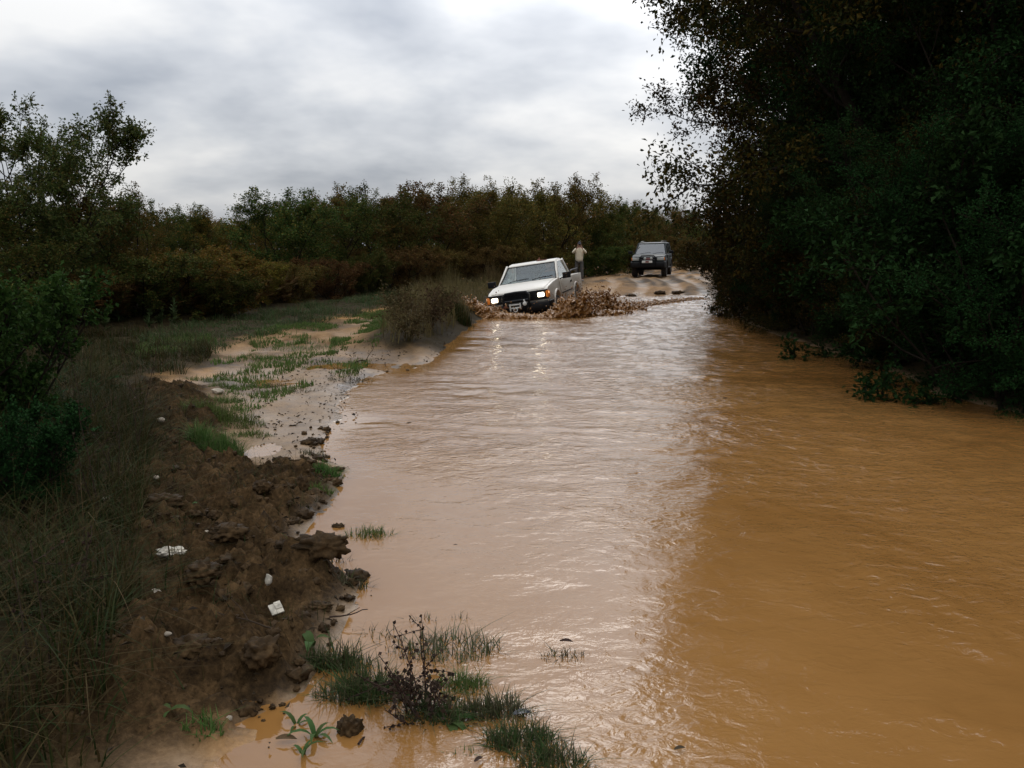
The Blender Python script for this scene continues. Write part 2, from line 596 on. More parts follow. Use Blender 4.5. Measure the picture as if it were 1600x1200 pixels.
MAT['paint_white'] = mk_paint('white_paint', (0.72, 0.68, 0.60), 0.3, 0.78)
MAT['paint_dark'] = mk_paint('dark_green_paint', (0.006, 0.012, 0.013), 0.42, 0.40, 0.15)
MAT['black'] = simple('black_plastic', (0.010, 0.010, 0.011), 0.5, spec=0.15, var=0.3)
MAT['rubber'] = simple('tyre_rubber', (0.03, 0.024, 0.02), 0.85, var=0.4, scale=12)
MAT['steel'] = simple('dirty_steel', (0.45, 0.43, 0.40), 0.35, 0.8, var=0.25)
MAT['chrome'] = simple('chrome', (0.6, 0.6, 0.6), 0.15, 1.0, var=0.1)
MAT['plate'] = simple('plate_white', (0.62, 0.62, 0.58), 0.4, var=0.12)
MAT['plate_red'] = simple('plate_red', (0.16, 0.045, 0.04), 0.4, var=0.12)
MAT['amber'] = simple('amber_lens', (0.75, 0.22, 0.03), 0.2, var=0.1)
MAT['seat'] = simple('seat_cloth', (0.22, 0.22, 0.23), 0.9, var=0.2)
MAT['rust'] = simple('roof_rust', (0.16, 0.05, 0.025), 0.8, var=0.4, scale=20)
MAT['lens'] = simple('lamp_lens', (0.36, 0.37, 0.35), 0.08, 0.0, 0.8, var=0.1)


def emit(name, col, st):
    m, t, b = new_mat(name)
    b.inputs['Base Color'].default_value = (0.8, 0.8, 0.8, 1)
    b.inputs['Emission Color'].default_value = (*col, 1)
    b.inputs['Emission Strength'].default_value = st
    return m


MAT['lit'] = emit('headlight_lit', (1.0, 0.86, 0.62), 6.0)
MAT['lit_amber'] = emit('marker_lit', (1.0, 0.42, 0.10), 1.2)


def mk_glass(name, tint, refl=0.06):
    m, t, b = new_mat(name)
    tr = N(t, 'ShaderNodeBsdfTransparent')
    tr.inputs['Color'].default_value = (*tint, 1)
    gl_ = N(t, 'ShaderNodeBsdfGlossy')
    gl_.inputs['Roughness'].default_value = 0.06
    fr = N(t, 'ShaderNodeLayerWeight')
    fr.inputs['Blend'].default_value = 0.5
    mx = N(t, 'ShaderNodeMixShader')
    L(t, M_(t, 'ADD', M_(t, 'MULTIPLY', M_(t, 'POWER', fr.outputs['Facing'], 4.0), 0.9), refl, True), mx.inputs[0])
    L(t, tr.outputs[0], mx.inputs[1])
    L(t, gl_.outputs[0], mx.inputs[2])
    L(t, mx.outputs[0], t.nodes['Material Output'].inputs['Surface'])
    t.nodes.remove(b)
    return m


MAT['glass'] = mk_glass('windscreen_glass', (0.80, 0.86, 0.86), 0.05)
MAT['glass_dark'] = mk_glass('tinted_glass', (0.16, 0.19, 0.20), 0.17)
MAT['skin'] = simple('skin', (0.42, 0.24, 0.17), 0.55, var=0.08)
MAT['jacket'] = simple('cream_jacket', (0.72, 0.63, 0.47), 0.85, var=0.12, scale=20)
MAT['trousers'] = simple('grey_trousers', (0.085, 0.08, 0.075), 0.9, var=0.2, scale=20)
MAT['cap'] = simple('dark_cap', (0.025, 0.025, 0.035), 0.8, var=0.2)
MAT['hair'] = simple('hair', (0.02, 0.014, 0.01), 0.7, var=0.2)
MAT['shirt'] = simple('blue_shirt', (0.20, 0.23, 0.29), 0.85, var=0.15)
MAT['litter'] = simple('crumpled_plastic', (0.42, 0.38, 0.31), 0.65, var=0.5, scale=25, bump=0.4)
MAT['stone'] = simple('pale_stone', (0.30, 0.25, 0.19), 0.8, var=0.45, scale=18, bump=0.4)
MAT['shoe'] = simple('boot_leather', (0.03, 0.022, 0.016), 0.6, var=0.3)
MAT['film'] = simple('dark_plastic_scrap', (0.02, 0.022, 0.028), 0.25, var=0.3)

# ------------------------------------------------------------------ ground and water
SHORE = PX((250, 1400), (330, 1290), (345, 1215), (400, 1135), (452, 1075), (490, 1010), (520, 965), (560, 930), (545, 905), (490, 890), (452, 858), (462, 822), (505, 796), (522, 765), (538, 735), (505, 716), (498, 690), (520, 668), (548, 655), (520, 633), (545, 606), (600, 584), (660, 573), (690, 548), (715, 523), (738, 505), (765, 493), (800, 482), (840, 474), (890, 466), (940, 461), (1000, 462), (1060, 460), (1118, 459), (1132, 468), (1160, 503), (1230, 528), (1300, 549), (1370, 572), (1430, 594), (1470, 618), (1540, 634), (1620, 652), (1900, 745), (2300, 1000), (2600, 1400))
RIDGE = PX((205, 622), (300, 612), (335, 650), (330, 720), (400, 745), (470, 738), (525, 742), (500, 790), (450, 850), (500, 890), (545, 915), (520, 960), (460, 1060), (400, 1110), (330, 1150), (190, 1190), (60, 1260), (60, 1130), (170, 1000), (215, 860), (220, 740))
VERGE = PX((-900, 560), (-300, 560), (30, 575), (150, 590), (215, 640), (235, 720), (215, 860), (180, 1000), (80, 1130), (20, 1300), (-900, 1400))
HUMP = PX((592, 545), (612, 500), (640, 470), (700, 440), (800, 425), (870, 424), (860, 436), (800, 455), (757, 482), (728, 505), (700, 528), (655, 545), (620, 552))
SCRUB = PX((-2500, 560), (-200, 560), (60, 548), (200, 527), (300, 517), (380, 505), (470, 488), (560, 462), (640, 438), (720, 423), (800, 415), (880, 414), (930, 411), (985, 406), (1030, 398), (1060, 394), (1070, 391.5), (700, 390.5), (-2500, 391))
CLEAR = PX((-900, 575), (-300, 575), (40, 590), (160, 640), (215, 640), (250, 612), (300, 600), (318, 580), (345, 566), (400, 540), (500, 522), (560, 500), (640, 480), (700, 455), (700, 425), (300, 500), (-900, 530))
OCHRE = [PX((440, 512), (520, 497), (600, 482), (650, 470), (690, 455), (715, 447), (690, 464), (640, 482), (560, 503), (470, 520)),
         PX((190, 600), (250, 588), (330, 582), (350, 590), (300, 606), (210, 612)), PX((300, 1165), (420, 1120), (540, 1165), (640, 1190), (760, 1260), (250, 1300), (280, 1200))]
POOLS = [(ground_at(520, 573), 0.75, 0.5, 0.05), (ground_at(425, 603), 0.55, 0.6, 0.045), (ground_at(405, 705), 0.32, 0.75, 0.05), (ground_at(425, 783), 0.22, 0.28, 0.05), (ground_at(450, 660), 0.3, 0.5, 0.03), (ground_at(585, 505), 0.35, 0.9, 0.04)]
ROAD = np.array([(-20, 0), (15, 1.5), (22, 3.0), (28, 4.6), (36, 5.9), (44, 7.0), (60, 10.2), (90, 17.5), (150, 34), (300, 80), (900, 260)])


def road_x(y):
    return np.interp(y, ROAD[:, 0], ROAD[:, 1])


def sm0(X, Y):
    return sst(0.6, -1.5, poly_sd(SCRUB, X, Y))


def terrain(X, Y):
    d = poly_sd(SHORE, X, Y) + (fbm(X * 2.2, Y * 2.2, 5, 3) - 0.5) * 0.28
    outd, ind = np.clip(d, 0, None), np.clip(-d, 0, None)
    c = X - road_x(Y)
    left = c < 0
    # pond bed
    h = -0.012 - 0.40 * sst(0, 2.6, ind)
    # left track: almost level, wet, pooling in the lows
    track = 0.024 + 0.045 * sst(0.0, 3.0, outd) * sst(4, 12, Y) + (fbm(X * 1.3, Y * 0.9, 11, 4) - 0.5) * 0.075 + (fbm(X * 6, Y * 4, 17, 3) - 0.5) * 0.022 + (billow(X * 2.4, Y * 0.7, 19, 3) - 0.4) * 0.055 * sst(8, 11, Y)
    for (px, py), rx, ry, dp in POOLS:
        track = track - dp * np.exp(-(((X - px) / rx) ** 2 + ((Y - py) / ry) ** 2) * 1.4)
    h = np.where(d > 0, np.minimum(track, track * sst(0, 0.25, outd) + 0.006), h)
    # churned ridge of mud
    rsd = poly_sd(RIDGE, X, Y) + (fbm(X * 4, Y * 4, 23, 3) - 0.5) * 0.3
    rm = sst(0.16, -0.22, rsd)
    bl = billow(X * 2.6, Y * 2.6, 31, 5, 0.55)
    bl2 = billow(X * 9.0, Y * 9.0, 41, 4, 0.6)
    lumps = 0.03 + 0.25 * bl ** 1.1 + 0.21 * (bl2 - 0.25) + 0.10 * (billow(X * 21.0, Y * 21.0, 45, 3, 0.6) - 0.3) + 0.05 * (fbm(X * 1.1, Y * 1.1, 29, 2) - 0.5)
    lumps = lumps * 0.82 - 0.085 * sst(0.9, 0.15, outd) * sst(0.42, 0.62, fbm(X * 3.4, Y * 3.4, 33, 3))
    h = h + rm * lumps * (0.6 + 0.4 * sst(0, 0.6, outd + 0.3))
    # grassy verge on the left
    vsd = poly_sd(VERGE, X, Y) + (fbm(X * 3, Y * 3, 39, 3) - 0.5) * 0.25
    vm = sst(0.25, -0.5, vsd)
    h = h + vm * (1 - 0.6 * rm) * (0.12 + 0.10 * fbm(X * 1.7, Y * 1.7, 37, 4) + 0.07 * bl)
    # hummock between puddle and track
    hm = sst(0.25, -0.5, poly_sd(HUMP, X, Y))
    h = h + hm * (0.08 + 0.14 * fbm(X * 1.4, Y * 1.1, 43, 4)) * (1 - 0.8 * sst(28, 38, Y))
    sb = sst(13.0, 14.5, Y) * sst(27, 25, Y) * sst(-2.9, -2.3, X) * left
    h = h + sb * 0.09 * sst(0.0, 0.5, outd)
    h = h + np.where(left & (d > 0), sst(12.5, 15, Y) * sst(28, 26, Y) * 0.035 * sst(0, 0.5, outd), 0)
    clr = sst(0.2, -0.6, poly_sd(CLEAR, X, Y))
    h = h + clr * (d > 0) * (0.03 + 0.05 * fbm(X * 1.6, Y * 1.6, 91, 4)) * (1 - sm0(X, Y))
    # scrub ground
    sm = sst(0.6, -1.5, poly_sd(SCRUB, X, Y))
    h = h + sm * (0.16 + 0.15 * fbm(X * 0.5, Y * 0.5, 47, 4)) * (1 - 0.75 * sst(28, 38, Y))
    # wooded bank on the right
    bank = (c > 0) & (d > 0)
    wr = np.where(bank, sst(0.0, 0.9, outd) * np.where(Y > 26, sst(2.1, 4.0, c), 1.0), 0)
    h = h + wr * (0.16 + 0.22 * sst(0, 4, outd) + 0.10 * fbm(X * 1.5, Y * 1.5, 53, 4))
    # far road, rising out of the water with deep ruts
    far = sst(26.0, 30.0, Y) * sst(4.2, 2.3, np.abs(c))
    cc = c + (fbm(X * 0.0 + 3, Y * 0.22, 59, 2) - 0.5) * 0.9
    rut = np.zeros(X.shape)
    for r0, dp, w in ((-1.9, 0.09, 0.22), (-0.75, 0.13, 0.22), (0.55, 0.13, 0.22), (1.5, 0.09, 0.2), (2.3, 0.08, 0.22)):
        g = np.exp(-((cc - r0) / w) ** 2)
        e = np.exp(-((np.abs(cc - r0) - w * 1.9) / (w * 0.6)) ** 2)
        rut += -dp * g + dp * 0.75 * e
    h = h + far * (0.02 + 0.12 * sst(29, 44, Y) + 0.55 * sst(27, 33, Y) * rut * (0.55 + 0.4 * fbm(X * 0.8, Y * 0.3, 61, 3)) + 0.022 * (fbm(X * 2.4, Y * 0.9, 67, 4) - 0.5))
    h = h + np.where((Y > 26), sst(2.2, 4.5, np.abs(c)) * 0.02, 0)
    h = h + sst(27, 45, Y) * (1 - far) * 0.02
    at = {
        'ridge': np.clip(sst(0.22, -0.02, rsd) + np.where(c > 0, 0, 0.75 * sst(0.50, 0.64, fbm(X * 1.7, Y * 1.2, 87, 4)) * sst(8, 11, Y)) * (1 - far) + far * (0.25 + 0.75 * sst(0.40, 0.60, fbm(cc * 1.6, Y * 0.35, 71, 3))) + 0.7 * far * sst(0.02, 0.07, rut) + 0.25 * hm, 0, 1),
        'ochre': np.clip(0.6 * far * sst(0.36, 0.6, fbm(cc * 1.1 + 5, Y * 0.3, 72, 3)) + np.where(c < 0, 0.28 * sst(11.5, 14, Y) * sst(30, 26, Y), 0) + sum(sst(0.12, -0.12, poly_sd(p, X, Y) + (fbm(X * 3, Y * 3, 73, 3) - 0.5) * 0.35) for p in OCHRE) * (1 - 0.5 * rm), 0, 1),
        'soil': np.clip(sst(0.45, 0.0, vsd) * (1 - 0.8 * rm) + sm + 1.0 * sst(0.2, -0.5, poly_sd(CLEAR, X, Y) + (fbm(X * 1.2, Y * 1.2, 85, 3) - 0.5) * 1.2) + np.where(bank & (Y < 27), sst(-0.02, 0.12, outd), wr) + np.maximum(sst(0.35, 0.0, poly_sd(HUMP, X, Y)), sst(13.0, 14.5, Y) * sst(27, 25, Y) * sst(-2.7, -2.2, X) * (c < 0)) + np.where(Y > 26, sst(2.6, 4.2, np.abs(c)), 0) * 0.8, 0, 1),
        'wet': np.clip(np.where(c > 0, far, 1.0) * sst(-0.05, 0.5, rsd) * (1 - sm) * (1 - vm) * (1 - 0.75 * rm) * (1 - hm) * (1 - wr) * (0.55 + 0.9 * (fbm(X * 1.5, Y * 1.5, 79, 3) - 0.3)) + 0.5 * np.exp(-outd / 0.10) * (1 - 0.8 * rm), 0, 1) * (1 - 0.62 * far + 0.9 * far * sst(-0.01, -0.06, rut)) * (1 - 0.5 * sst(9, 13, Y)),
    }
    at['wet'] = at['wet'] * (1 - 0.95 * at['soil']) * np.maximum(sst(0.13, 0.05, h), 0.8 * far)
    at['_d'], at['_rm'], at['_vm'], at['_hm'], at['_sm'] = d, rm, vm, hm, sm
    return h, at


def HZ(x, y):
    h, _ = terrain(np.array([float(x)]), np.array([float(y)]))
    return float(h[0])


def grow_axis(a0, a1, st, g, cap, far):
    xs = list(np.arange(a0, a1, st))
    s, x = st, a1
    while x < far:
        xs.append(x)
        if x < 13 + a1 * 0 or cap is None:
            s = min(s * g, cap or 1e9)
        else:
            s *= 1.12
        x += s
    return xs


xr = grow_axis(-4.0, 1.0, 0.021, 1.035, 0.13, 700)
xl, s, x = [], 0.021, -4.0
while x > -700:
    s = min(s * 1.035, 0.16) if x > -12 else s * 1.12
    x -= s
    xl.append(x)
xs = np.array(xl[::-1] + xr)
ys = []
y, s = 1.2, 0.021
while y < 1200:
    ys.append(y)
    if y > 9.0:
        s = min(s * 1.014, 0.16) if y < 62 else s * 1.12
    y += s
ys = np.array([-300, -60, -12, -4, -1, 0.2] + ys)
GX, GY = np.meshgrid(xs, ys)
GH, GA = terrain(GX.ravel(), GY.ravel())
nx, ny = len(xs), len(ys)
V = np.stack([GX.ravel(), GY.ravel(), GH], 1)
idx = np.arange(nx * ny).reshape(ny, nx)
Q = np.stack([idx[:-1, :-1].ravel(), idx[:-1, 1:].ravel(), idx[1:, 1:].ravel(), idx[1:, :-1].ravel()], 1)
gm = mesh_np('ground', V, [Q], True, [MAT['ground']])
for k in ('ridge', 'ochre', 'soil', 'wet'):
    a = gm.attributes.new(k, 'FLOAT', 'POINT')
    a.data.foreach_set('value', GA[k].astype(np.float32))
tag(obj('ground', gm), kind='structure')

# truck stance is needed for the waves it pushes
TPSI = 14.0
TH = (-math.sin(R(TPSI)), -math.cos(R(TPSI)))      # heading
NOSE = (0.26, 21.5)
TRUCK = (NOSE[0] - TH[0] * 2.1, NOSE[1] - TH[1] * 2.1)

xs = np.arange(-6.5, 7.5, 0.045)
ys, y = [], 1.0
while y < 40:
    ys.append(y)
    y += min(0.12, 0.022 + 0.0035 * max(0, y - 2))
ys = np.array(ys)
GX, GY = np.meshgrid(xs, ys)
X, Y = GX.ravel(), GY.ravel()
wd = poly_sd(SHORE, X, Y)
inside = sst(0.0, -0.7, wd)
hw = np.zeros(X.shape)
CRESTS = [
    (PX((640, 650), (690, 660), (770, 668), (880, 671), (1000, 668), (1120, 655), (1240, 632)), 0.016, 0.16),
    (PX((1090, 588), (1180, 598), (1290, 603), (1440, 606)), 0.022, 0.13),
    (PX((1180, 660), (1290, 690), (1420, 720), (1520, 765), (1600, 800)), 0.011, 0.10),
    (PX((1200, 785), (1290, 815), (1335, 850), (1375, 890), (1460, 945), (1540, 1010), (1620, 1070)), 0.013, 0.075),
    (PX((1400, 860), (1500, 910), (1600, 970)), 0.008, 0.06),
    (PX((1350, 1085), (1440, 1105), (1530, 1135), (1620, 1165)), 0.008, 0.05),
    (PX((540, 620), (600, 640), (660, 645)), 0.006, 0.12),
    (PX((1240, 590), (1380, 640), (1560, 700), (1700, 740)), 0.010, 0.11),
]
for pl, A, w in CRESTS:
    dd = seg_dist(pl, X, Y) + (fbm(X * 2.2, Y * 2.2, 83, 2) - 0.5) * 0.28
    hw += 0.5 * A * (np.exp(-(dd / w) ** 2) + 0.45 * np.cos(dd / w * 2.4) * np.exp(-(dd / (3.2 * w)) ** 2)) * (0.35 + 0.9 * fbm(X * 5.5, Y * 5.5, 89, 3))
rr = np.hypot(X - NOSE[0], Y - NOSE[1])
hw += 0.010 * np.sin(rr * 2 * math.pi / 0.85 + 2 * fbm(X * 0.7, Y * 0.7, 97, 2)) * np.exp(-(rr - 2) / 6.0) * sst(1.0, 2.0, rr)
chop = 0.36 + 0.40 * sst(0.8, 2.5, X) + 0.50 * sst(4.0, 8.0, Y) + 0.55 * sst(10, 20, Y)
n_a = fbm(X * 2.6 + 0.4 * Y, Y * 3.5, 101, 3)
n_b = fbm(X * 5.4 - 0.8 * Y, Y * 6.6, 103, 3)
hw += (n_a - 0.5) * 0.024 * chop + (n_b - 0.5) * 0.014 * chop
hw *= (0.06 + 0.94 * inside)
V = np.stack([X, Y, hw], 1)
nx, ny = len(xs), len(ys)
idx = np.arange(nx * ny).reshape(ny, nx)
Q = np.stack([idx[:-1, :-1].ravel(), idx[:-1, 1:].ravel(), idx[1:, 1:].ravel(), idx[1:, :-1].ravel()], 1)
wm = mesh_np('water', V, [Q], True, [MAT['water']])
a = wm.attributes.new('chop', 'FLOAT', 'POINT')
a.data.foreach_set('value', (np.clip(chop, 0, 1.4) * (0.12 + 0.88 * inside)).astype(np.float32))
tag(obj('water', wm), kind='structure')


# ------------------------------------------------------------------ trees
def norm(a):
    return a / (np.linalg.norm(a, axis=-1, keepdims=True) + 1e-9)


def leaf_mesh(name, O, D, Ln, Wd, rng, mat, up=0.9, spread=0.6, cup=0.18):
    """kite shaped leaves: O origin, D direction, Ln length, Wd half width"""
    n = len(O)
    nr = norm(rng.normal(size=(n, 3)) * spread + np.array([0, 0, up]))
    side = norm(np.cross(D, nr))
    nr = np.cross(side, D)
    Ln, Wd = Ln[:, None], Wd[:, None]
    mid = O + D * Ln * 0.45 + nr * Ln * cup
    Vv = np.stack([O, mid + side * Wd, O + D * Ln, mid - side * Wd], 1).reshape(-1, 3)
    b = np.arange(n) * 4
    Ft = np.concatenate([np.stack([b, b + 1, b + 2], 1), np.stack([b, b + 2, b + 3], 1)])
    return Vv, Ft


def tube_np(paths):
    Vs, Fs, b = [], [], 0
    for pts, r0, r1, n in paths:
        m = len(pts)
        d = np.gradient(pts, axis=0)
        d = norm(d)
        ref = np.array([0.31, 0.77, 0.55])
        a = norm(np.cross(d, ref))
        c = np.cross(d, a)
        r = np.linspace(r0, r1, m)[:, None, None]
        t = np.arange(n) * 2 * math.pi / n
        ring = pts[:, None, :] + r * (a[:, None, :] * np.cos(t)[None, :, None] + c[:, None, :] * np.sin(t)[None, :, None])
        Vs.append(ring.reshape(-1, 3))
        i = np.arange(m - 1)[:, None] * n
        k = np.arange(n)[None, :]
        k2 = (k + 1) % n
        Fs.append(np.stack([(i + k), (i + k2), (i + n + k2), (i + n + k)], -1).reshape(-1, 4) + b)
        b += m * n
    return np.concatenate(Vs), np.concatenate(Fs)


def wander(rng, p, d, ln, n, w, up=0.0):
    pts = [np.array(p, float)]
    d = np.array(d, float)
    for i in range(n):
        d = d + rng.normal(size=3) * w + np.array([0, 0, up])
        d /= np.linalg.norm(d)
        pts.append(pts[-1] + d * ln / n)
    return np.array(pts)


def grow_tree(name, seed, H, Rr, stems=1, limbs=14, brs=7, tws=6, lpt=16, leaf=0.07, ratio=0.28, low=0.08, prof='shrub', up=0.12, lean=0.12, twl=0.42, shoots=0, jit=0.06):
    rng = np.random.default_rng(seed)
    paths = []
    to, td, tl = [], [], []

    def pf(t):
        if prof == 'shrub':
            return 0.55 + 0.75 * math.sin(math.pi * min(1, t * 0.9 + 0.12)) if t < 0.75 else 0.95 * (1.08 - t) / 0.33 + 0.22
        if prof == 'oak':
            return 0.40 + 0.72 * math.sin(math.pi * min(1, t * 0.8 + 0.06))
        if prof == 'vase':
            return 0.45 + 0.75 * t if t < 0.8 else 1.05 - (t - 0.8) * 1.6
        return 1.0

    def dirv(az, el):
        return np.array([math.cos(az) * math.cos(el), math.sin(az) * math.cos(el), math.sin(el)])

    for s_ in range(stems):
        az0 = 2 * math.pi * (s_ + rng.uniform(-.25, .25)) / stems
        off = 0.0 if stems == 1 else rng.uniform(0.08, 0.22)
        base = np.array([math.cos(az0) * off, math.sin(az0) * off, -0.15])
        hh = H * rng.uniform(0.82, 1.0)
        ln = lean * (1.6 if stems > 1 else 0.6)
        d0 = np.array([math.cos(az0) * ln * 2, math.sin(az0) * ln * 2, 1.0])
        pts = wander(rng, base, d0 / np.linalg.norm(d0), hh + 0.15, 9, 0.07, 0.03)
        pts[:, 2] *= (hh / max(0.1, pts[-1, 2]))
        r0 = (0.010 * H + 0.012) / math.sqrt(stems) * 1.35
        paths.append((pts, r0, 0.008, 7))
        for k in range(limbs):
            t = low + (1 - low) * ((k + rng.uniform(0, 1)) / limbs)
            f = t * (len(pts) - 1)
            i = min(int(f), len(pts) - 2)
            p = pts[i] + (pts[i + 1] - pts[i]) * (f - i)
            az = k * 2.39996 + rng.uniform(-.5, .5) + az0
            el = -0.05 + 1.05 * t + rng.normal() * 0.2
            ll = Rr * pf(t) * rng.uniform(0.65, 1.2)
            lp = wander(rng, p, dirv(az, el), ll, 6, 0.16, up * 0.6)
            lr = max(0.012, r0 * (1 - t * 0.8) * 0.45)
            paths.append((lp, lr, 0.006, 5))
            for j in range(brs):
                t2 = 0.2 + 0.8 * (j + rng.uniform(0, 1)) / brs
                f2 = t2 * 6
                i2 = min(int(f2), 5)
                q = lp[i2] + (lp[i2 + 1] - lp[i2]) * (f2 - i2)
                bd = norm(lp[i2 + 1] - lp[i2]) + rng.normal(size=3) * 0.75 + np.array([0, 0, up])
                bd /= np.linalg.norm(bd)
                bl_ = ll * 0.42 * (1.15 - 0.6 * t2) * rng.uniform(0.7, 1.25)
                bp_ = wander(rng, q, bd, bl_, 4, 0.2, up * 0.5)
                paths.append((bp_, max(0.005, lr * 0.4), 0.003, 3))
                for w in range(tws):
                    t3 = 0.15 + 0.85 * (w + rng.uniform(0, 1)) / tws
                    f3 = t3 * 4
                    i3 = min(int(f3), 3)
                    e = bp_[i3] + (bp_[i3 + 1] - bp_[i3]) * (f3 - i3)
                    dd = norm(bp_[i3 + 1] - bp_[i3]) * 0.7 + rng.normal(size=3) * 0.6 + np.array([0, 0, up * 1.3])
                    dd /= np.linalg.norm(dd)
                    to.append(e)
                    td.append(dd)
                    tl.append(twl * rng.uniform(0.5, 1.3))
    for q in range(shoots):
        i = rng.integers(0, len(to))
        zs = np.array([o[2] for o in to])
        cand = np.argsort(-zs)[:max(30, len(to) // 8)]
        i = cand[rng.integers(0, len(cand))]
        ln = H * rng.uniform(0.08, 0.22)
        d = norm(np.array([rng.normal() * 0.22, rng.normal() * 0.22, 1.0]))
        sp = wander(rng, to[i], d, ln, 5, 0.07)
        paths.append((sp, 0.007, 0.003, 3))
        for w in range(int(rng.integers(2, 6))):
            to.append(sp[0] + (sp[-1] - sp[0]) * rng.uniform(0.2, 1))
            dd = d + rng.normal(size=3) * 0.5
            td.append(dd / np.linalg.norm(dd))
            tl.append(twl * 0.45)
    to, td, tl = np.array(to), np.array(td), np.array(tl)
    ex = [(np.array([o, o + d * l]), 0.0035, 0.0018, 3) for o, d, l in zip(to, td, tl)]
    Vw, Fw = tube_np(paths + ex)
    wood = mesh_np(name + '_trunk', Vw, [Fw], True, [MAT['bark']])
    n = len(to) * lpt
    ti = np.repeat(np.arange(len(to)), lpt)
    tt = rng.uniform(0.05, 1.08, n)
    O = to[ti] + td[ti] * (tl[ti] * tt)[:, None] + rng.normal(size=(n, 3)) * jit
    D = norm(td[ti] * 0.55 + rng.normal(size=(n, 3)) * 0.65 + np.array([0, 0, -0.12]))
    Ln = leaf * rng.uniform(0.6, 1.3, n)
    Vl, Fl = leaf_mesh(name, O, D, Ln, Ln * ratio * rng.uniform(0.8, 1.2, n), rng, None)
    crown = mesh_np(name + '_crown', Vl, [Fl], False, [MAT['leaf_green']])
    return wood, crown, float(np.percentile(Vl[:, 2], 99.4))


def place_tree(src, name, x, y, sc, rz, mat, label, cat, group, zoff=0.0, sxy=None, lean=0.0):
    root = empty(name, (x, y, HZ(x, y) + zoff), (Matrix.Rotation(-R(lean), 3, 'Y') @ Matrix.Rotation(rz, 3, 'Z')).to_euler())
    k = sc if sxy is None else sxy
    root.scale = (k, k, sc)
    tag(root, label, cat, group)
    obj('trunk', src[0], root)
    c_ = obj('crown', src[1], root)
    c_['kind'] = 'stuff'
    c_.material_slots[0].link = 'OBJECT'
    c_.material_slots[0].material = MAT[mat]
    return root


SRC = {
    'tall': grow_tree('tall', 3, 4.4, 1.55, stems=5, limbs=12, brs=7, tws=5, lpt=20, leaf=0.08, low=0.04, prof='shrub', lean=0.16, twl=0.34, shoots=5, jit=0.04),
    'scrub_a': grow_tree('scrub_a', 11, 3.6, 1.5, stems=4, limbs=9, brs=6, tws=5, lpt=22, leaf=0.085, low=0.04, lean=0.1, shoots=9),
    'scrub_b': grow_tree('scrub_b', 12, 3.6, 1.8, stems=3, limbs=11, brs=6, tws=5, lpt=22, leaf=0.085, low=0.04, lean=0.14, shoots=7),
    'scrub_c': grow_tree('scrub_c', 13, 3.6, 1.3, stems=5, limbs=8, brs=5, tws=5, lpt=20, leaf=0.08, low=0.05, lean=0.12, shoots=12, up=0.18),
    'low_a': grow_tree('low_a', 21, 1.5, 0.95, stems=6, limbs=6, brs=5, tws=5, lpt=24, leaf=0.066, low=0.03, lean=0.28, twl=0.26, shoots=5, jit=0.04),
    'low_b': grow_tree('low_b', 22, 1.5, 0.8, stems=7, limbs=5, brs=5, tws=5, lpt=24, leaf=0.06, low=0.03, lean=0.22, twl=0.24, shoots=9, up=0.25, jit=0.04),
    'oak_a': grow_tree('oak_a', 31, 11.0, 3.3, stems=1, limbs=36, brs=9, tws=7, lpt=38, leaf=0.084, low=0.12, prof='oak', lean=0.06, twl=0.55, up=0.05, shoots=4, jit=0.09),
    'oak_b': grow_tree('oak_b', 32, 11.0, 3.0, stems=2, limbs=19, brs=9, tws=7, lpt=38, leaf=0.084, low=0.12, prof='oak', lean=0.08, twl=0.55, up=0.05, shoots=4, jit=0.09),
    'holm': grow_tree('holm', 33, 6.0, 2.2, stems=3, limbs=12, brs=8, tws=6, lpt=26, leaf=0.065, low=0.03, prof='oak', lean=0.1, twl=0.4, up=0.1, jit=0.06),
    'heath': grow_tree('heath', 34, 1.9, 0.55, stems=11, limbs=7, brs=4, tws=5, lpt=26, leaf=0.028, ratio=0.16, low=0.15, prof='vase', lean=0.22, twl=0.3, up=0.5, jit=0.012),
    'leafy': grow_tree('leafy', 35, 1.45, 0.5, stems=8, limbs=8, brs=4, tws=4, lpt=17, leaf=0.06, ratio=0.32, low=0.15, lean=0.2, twl=0.2, up=0.3, jit=0.03),
}


def at(u, depth):
    return ((u - 800) / F * depth, depth)


def hgt(depth, vtop):
    return CAM_H + depth * (388 - vtop) / F


GL = 'scrub trees on the left side of the track'
